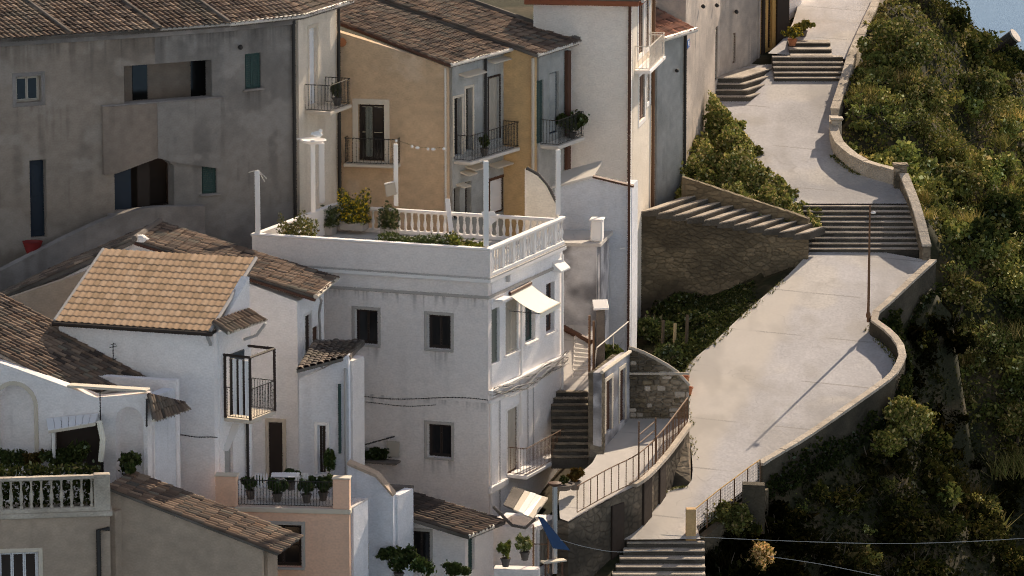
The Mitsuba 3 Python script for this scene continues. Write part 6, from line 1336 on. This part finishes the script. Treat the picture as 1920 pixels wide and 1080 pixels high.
big = [(1690, 800, 12.2, 1.35, 7000, (1.55, 1.4, 1.0), 'tall olive bush catching the sun on the dark slope below the ramp'), (1655, 845, 10.6, .95, 4000, (1.5, 1.35, .9), 'smaller sunlit olive bush left of and below the tall one'), (1905, 800, 17.5, 1.2, 4500, (1.5, 1.3, 1.0), 'sunlit bush cut by the right edge of the picture'),
       (1850, 960, 14.0, .8, 2600, (1.4, 1.25, .9), 'yellowish bush on the dark lower right slope'), (1790, 350, 41, 1.4, 5000, (1.2, 1.1, .9), 'rounded green bush on the upper slope right of the curved parapet'), (1720, 205, 50, 1.7, 5500, (1.25, 1.15, .95), 'broad bush high on the slope beside the upper parapet'),
       (1680, 110, 58, 1.9, 5500, (1.15, 1.1, .9), 'topmost large bush beside the far path'), (1830, 180, 60, 1.6, 5000, (1.0, 1.0, .85), 'dark green bush just below the skyline at the right'), (1880, 420, 36, 1.3, 4500, (1.3, 1.2, .95), 'low bush near the right edge level with the stairway'), (1800, 560, 24.5, 1.0, 3500, (1.35, 1.2, .9), 'sunlit bush on the brow above the dark slope')]
for i, (u, v, Y, r, n, t, lab) in enumerate(big): shrub('hillside_bush', lab, u, v, None, r, n, 100 + i, A(t) * 1.25, dry=.12)
shrub('fence_tree', 'dark leafed small tree growing up in front of the mesh fence', 1368, 990, .8, 1.25, 7000, 130, (1.2, 1.1, .9), cat_='tree', squash=(.75, .75, 1.1))
shrub('dry_bush', 'pale pinkish dry bush at the bottom right of the fence tree', 1425, 1050, .2, .85, 2600, 131, (2.6, 2.0, 1.6), .09, .5)
shrub('blossom_bush', 'pale blossoming bush in the dark bed below the retaining wall', 1290, 618, 19, .95, 2600, 132, (1.3, 1.2, 1.1), .12, .35)
shrub('bed_bush', 'dark bush at the left end of the planted bed by the tall house', 1228, 622, 17.5, 1.0, 3000, 133, (.7, .8, .75), .12, .08)
shrub('bed_bush', 'dark low bush at the right of the planted bed near the ramp', 1300, 650, 16.5, .5, 1400, 134, (.75, .85, .75), .12, .1)
shrub('bed_bush', 'dark ground hugging bush at the foot of the planted bed above the arched wall', 1250, 668, 11.5, .6, 1700, 135, (.7, .8, .8), .10, .1)
shrub('fence_shrub', 'green shrub behind the thin slanting fence rail', 1140, 668, 9.2, .72, 2600, 136, (1.1, 1.2, .9), .10, .05)
for i, (u, v0, v1) in enumerate(((1240, 600, 690), (1262, 606, 700), (1285, 590, 690))):
    k = thing('garden_stake', ('leftmost', 'middle', 'rightmost')[i] + ' of the three rough stakes in the planted bed', 'stake'); a = P(u, v1, 15); obj('pole', tube([a, P(u + 4, v0, 15.4)], .07, 6), 'bark' if i != 1 else 'straw', k)
# low plants over the bed, tint darkened to extend the retaining wall's shadow
n = 30000; x = rs.uniform(4.6, 11.4, n); y = rs.uniform(11.5, 22.2, n); ri = np.interp(y, [q[1] for q in rl[::-1]], [q[0] for q in rl[::-1]])
k_ = (x < ri - .12) & (x < 8.4 + rs.rand(n)) & in_view(np.c_[x, y, GZ(np.c_[y, x])], 10) & (x > 5.35); x, y, ri = x[k_], y[k_], ri[k_]
p_ = np.c_[x, y, GZ(np.c_[y, x])]; H = np.minimum(.12 + .65 * np.clip((fb(x, y, .9, 33) - .38) / .3, 0, 1), .10 + .40 * (ri - x)) * np.clip((7.9 - x) / 1.6, .05, 1); p_[:, 2] += H * rs.rand(len(x)) ** .6
m, cc = leaves(p_, .12, 62, (.50, .55, .5), dry=.04); obj('bed_plants', m, 'leaf', color=cc); tag('bed_plants', 'dark low plants covering the bed between the retaining wall and the ramp', kind='stuff')
# potted plants and balcony greenery
def pot_plant(name, lab, c, r, n, seed, tint=(1, 1, 1), pot=True, mat='dark_render', flowers=None, size=.08, squash=(1, 1, 1.0), pr=.16, ph=.28):
    k = thing(name, lab, 'plant'); c = A(c, float); rs_ = np.random.RandomState(seed); squash = A(squash) * (.75 + .5 * rs_.rand(3))
    if pot: obj('pot', lathe(c, [(pr * .65, 0), (pr * .95, ph * .85), (pr * 1.1, ph * .87), (pr * 1.1, ph), (pr * .9, ph), (pr * .85, ph * .8)], 12), mat, k, smooth=40)
    pts = shrub_points(c + Z3 * ((ph if pot else 0) + r * .55 * squash[2]), r, n, rs_, squash, shell=.1, lobes=6); m, cc = leaves(pts, size * (.8 + .7 * rs_.rand()), seed, tint, droop=.5 * rs_.rand()); obj('foliage', m, 'leaf', k, color=cc)
    if flowers:
        q = pts[rs_.rand(n) < flowers[1]]; mm, fc = leaves(q, .07, seed + 3); tag(obj('flowers', mm, 'leaf', k, color=np.repeat(A(flowers[0], float)[None], len(mm[0]), 0) * (.7 + .5 * rs_.rand(len(mm[0]), 1))), kind='stuff')
    return k
pot_plant('yellow_flower_pot', 'large pot of yellow flowers beside the path steps at the top', Pp(1485, 84, FAR) + A([0, -.3, 0]), .55, 900, 140, (1.3, 1.2, .9), flowers=((.85, .62, .06), .4), pr=.2, ph=.3, mat='clay_pot')
pot_plant('yellow_flower_pot', 'second smaller pot of yellowish plants behind the large flower pot', Pp(1506, 72, FAR) + A([0, .3, 0]), .45, 700, 141, (1.6, 1.4, .9), flowers=((.8, .6, .2), .25), pr=.2, ph=.3)
pot_plant('balcony_plant', 'dark bushy plant on the set back balcony of the orange house', wb2R.pt(wb2R.sz(1052, 262)[0], wb2R.sz(1052, 258)[1] - .05, .45), .55, 1400, 142, (.6, .7, .6), size=.09)
pot_plant('balcony_plant', 'tall thin plant at the end of the upper balcony of the grey house', waR.pt(b0 + 1.6, bz, .6), .35, 500, 143, (.7, .7, .6), squash=(.6, .6, 1.5), size=.08)
pot_plant('balcony_plant', 'row of dark plants on the balcony of the orange house right side', wbR.pt(wbR.sz(888, 280)[0], z_b if False else wbR.sz(888, 290)[1], .45), .38, 700, 144, (.6, .7, .6))
for i, (u, v, r_, lab) in enumerate(((20, 880, .55, 'dark plant in the left end of the balustrade balcony'), (60, 874, .5, 'reddish dark plant behind the balusters, second from the left edge'), (110, 868, .55, 'leafy dark plant under the white awning'), (150, 862, .55, 'big dark plant at the right below the white awning'), (240, 885, .5, 'dark plants filling the small arched niche'))):
    pot_plant('terrace_plant', lab, P(u, v, wqF.pt(wqF.sz(max(u, 0), 860)[0], 0, .7)[1]) - Z3 * .35, r_, 1300, 150 + i, (.55, .62, .55) if i != 1 else (.9, .55, .45), size=.09)
ydz = zH + .002
for i, (u, v, r_, Yo, lab) in enumerate(((470, 930, .42, 1.4, 'bushy dark plant at the left of the peach terrace'), (520, 930, .38, 1.0, 'dark plant in front of the terrace table'), (575, 935, .35, .9, 'dark low plant by the terrace railing'), (606, 930, .5, 1.2, 'largest dark plant at the right end of the peach terrace'), (545, 905, .4, 2.6, 'slender plant against the terrace wall'))):
    q = P(u, v, hC[1] + Yo); q[2] = ydz; pot_plant('terrace_plant', lab, q, r_, 1100, 160 + i, (.45, .6, .6), size=.08, mat='dark_render')
pot_plant('climbing_plant', 'green climber beside the back door of the peach terrace', wjF.pt(wjF.sz(618, 880)[0], zH, .15), .30, 900, 170, (.7, .9, .7), False, squash=(.8, .5, 3.2))
tb = thing('terrace_table', 'small white garden table on the peach terrace', 'table'); q = P(535, 900, hC[1] + 1.7); q[2] = ydz
obj('top', cbox(q + A([-.45, -.3, .70]), (.9, 0, 0), (0, .6, 0), Z3 * .03, .01), 'white_wood', tb)
for sx in (-.38, .38):
    for sy in (-.24, .24): obj('leg', tube([q + A([sx, sy, 0]), q + A([sx * .9, sy * .9, .70])], .02, 5), 'pale_metal', tb)
for i, (dx, lab) in enumerate(((-.75, 'white slatted chair left of the terrace table'), (.55, 'white slatted chair right of the terrace table'))):
    ch = thing('garden_chair', lab, 'chair'); o = q + A([dx, -.35, 0])
    obj('seat', cbox(o + A([-.22, -.2, .42]), (.44, 0, 0), (0, .42, 0), Z3 * .03, .01), 'white_wood', ch)
    for j in range(5): obj('back_slat', cbox(o + A([-.2 + .09 * j, -.22, .45]), (.05, 0, 0), (0, .02, 0), Z3 * .45, .005), 'white_wood', ch)
    for sx in (-.19, .19):
        for sy in (-.17, .19): obj('leg', tube([o + A([sx, sy, 0]), o + A([sx, sy, .42])], .018, 5), 'white_wood', ch)
n = 3000; th_ = thing('terrace_hedge', 'added dark foliage that darkens the gaps behind the stone balusters', 'plants'); W_ = wrF; sa_, sb_ = W_.sz(0, 900)[0] - .4, W_.sz(190, 900)[0]  # foliage added to make the gaps between the balusters dark
p_ = np.stack([W_.pt(s_, z_, d_) for s_, z_, d_ in zip(rs.uniform(sa_, sb_, n), zt_ * 0 + wrF.sz(100, 960)[1] + rs.rand(n) ** .8 * 1.35, rs.uniform(-1.1, -.32, n))]); kk_ = p_[:, 2] < wrF.sz(100, 895)[1] + .55 * meshkit.noise(p_ * 1.7)
m, cc = leaves(p_[kk_], .10, 63, (.42, .45, .4), dry=.06); obj('foliage', m, 'leaf', th_, color=cc)
yw = thing('yard_wall', 'low white wall carrying the pots in front of the annexe', 'wall'); a = P(926, 1066, -6.4); obj('wall_body', obox(a - Z3 * 3, (1.45, -.2, 0), (.05, .45, 0), Z3 * 3), 'white_stucco', yw)
# yard at the bottom centre
for i, (u, v, Y, r_, lab, t) in enumerate(((748, 1050, -6.6, .7, 'dark shrub in the yard corner beside the narrow blue house', (.5, .6, .55)), (800, 1066, -7.2, .55, 'dark plants under the shed window', (.5, .65, .55)), (850, 1072, -7.4, .45, 'low dark plants at the bottom edge left of the green door', (.5, .6, .5)))):
    pot_plant('yard_plant', lab, P(u, v, Y) - Z3 * r_, r_, 1300, 180 + i, t, size=.09)
pot_plant('round_pot_plant', 'greenish rounded plant in a pot before the annexe', P(948, 1062, -6.4), .42, 900, 185, (1.3, 1.3, .8), squash=(.9, .9, 1.1)); pot_plant('round_pot_plant', 'pale sunlit ball of flowers in a pot beside the annexe door', P(984, 1050, -6.3), .38, 800, 186, (1.8, 1.7, 1.2), flowers=((.85, .75, .5), .5))
pot_plant('clay_bowl_plant', 'plant in a red clay bowl at the end of the lane railing', P(1056, 918, -2.0), .25, 500, 187, (.6, .6, .5), pr=.36, ph=.2); pot_plant('clay_bowl_plant', 'second dark plant with rusty leaves at the end of the lane railing', P(1078, 918, -1.2), .34, 600, 188, (1.0, .55, .4), pr=.2, ph=.3)
k = thing('terrace_table', 'sunlit plank table among the pots at the annexe corner', 'table'); a = P(1020, 1058, -6.2); obj('top', cbox(a, A([.75, .35, .0]), A([-.12, .28, 0]), Z3 * .05, .01), 'cream_trim', k)
for dx, dy in ((.05, .05), (.6, .35)): obj('leg', tube([a + A([dx, dy, 0]), a + A([dx, dy, -.8])], .03, 5), 'brown_wood', k)
k = thing('small_roof_ledge', 'cluttered little roof ledge with a box and wires on the terrace house wall', 'ledge'); a = wnF.pt(wnF.sz(664, 838)[0], wnF.sz(690, 862)[1], .0)
obj('shelf', cbox(a + wnF.n * .004, wnF.e * 1.7, wnF.n * .5, Z3 * .08, .01), 'dark_render', k); obj('box', cbox(a + wnF.e * .15 + wnF.n * .1 + Z3 * .082, wnF.e * .35, wnF.n * .3, Z3 * .42, .015), 'grey_trim', k); obj('bracket', tube([a + wnF.e * 1.5 + wnF.n * .05 + Z3 * .9, a + wnF.e * .2 + wnF.n * .45 + Z3 * .5], .025, 5), 'iron', k); obj('board', cbox(a + wnF.e * 1.25 + wnF.n * .1 + Z3 * .2, wnF.e * .45, wnF.n * .05, Z3 * .55, .01), 'beige_wood', k)
pot_plant('ledge_plant', 'dark trailing plants on the cluttered ledge of the terrace house', a + wnF.e * .9 + wnF.n * .25 + Z3 * .082, .4, 1000, 190, (.4, .5, .5), False, squash=(1.6, .6, .8))
k = thing('red_bucket', 'dull red bucket by the dark blue door of the grey house', 'bucket'); obj('body', lathe(wa0.pt(wa0.sz(48, 460)[0], wa0.sz(48, 468)[1], .7), [(.22, 0), (.34, .38), (.36, .4), (.32, .4), (.3, .3)], 14), 'red_plastic', k, smooth=40)
k = thing('floodlight', 'dark cylindrical floodlight on the skyline at the top right', 'lamp'); a, b = P(1858, 100, 66), P(1902, 68, 65.5)
obj('housing', tube([a, a + (b - a) * .25, b], [.26, .34, .34], 12), 'iron', k); obj('rim', tube([b, b + (b - a) * .06], .37, 12), 'zinc', k); obj('stem', tube([a + (b - a) * .4, A([*(a + (b - a) * .4)[:2], a[2] - 2.2])], .06, 6), 'iron', k)

# small weeds along the edges of the ramp and the upper road
ed = []
for ln_, sd, n_ in ((rl, 1, 900), (rr[:49], -1, 700), (urp[2:20], -1, 500)):
    i_ = rs.randint(0, len(ln_) - 1, n_); f_ = rs.rand(n_, 1); q_ = ln_[i_] * (1 - f_) + ln_[i_ + 1] * f_; pl_ = UPPER if ln_ is not rl and len(ln_) == 18 else RAMP
    kk_ = meshkit.noise(q_ * 1.1) > .52; q_ = q_[kk_]; q_[:, 0] += sd * rs.rand(len(q_)) ** 2 * .22 * (1 if sd > 0 else 1) + (.02 if sd > 0 else -.02); q_[:, 2] = pl_[0] + pl_[2] * q_[:, 1] + .01
    ed.append(blades(q_, .09, 81, (.9, .95, .8))); ed.append(leaves(q_ + A([0, 0, .03]), .05, 82, (1.1, 1.1, .9), dry=.3))
m, cc = merge_leaves(ed); obj('edge_weeds', m, 'leaf', color=cc); tag('edge_weeds', 'thin weeds growing along the edges of the ramp', kind='stuff')

# ------------------------------------------------------------------ things that repeat share a group
GROUPS = {'hillside_bush': 'sunlit bushes on the slope', 'garden_stake': 'rough stakes in the planted bed', 'overhead_cable': 'overhead cables', 'wall_pillar': 'pillars of the upper parapet', 'bed_bush': 'bushes in the planted bed',
          'terrace_plant': 'plants on the terraces', 'yard_plant': 'plants in the yard', 'garden_chair': 'white chairs on the peach terrace', 'planter_box': 'planters on the roof terrace', 'balcony_plant': 'plants on the balconies',
          'rusty_pole': 'rusty poles by the corrugated roof', 'yellow_flower_pot': 'flower pots by the path steps', 'round_pot_plant': 'pot plants before the annexe', 'clay_bowl_plant': 'plants at the end of the lane railing', 'terrace_table': 'small tables'}
for k_ in list(labels):
    base = k_.rstrip('0123456789').rstrip('_')
    if '__' not in k_ and base in GROUPS: labels[k_]['group'] = GROUPS[base]
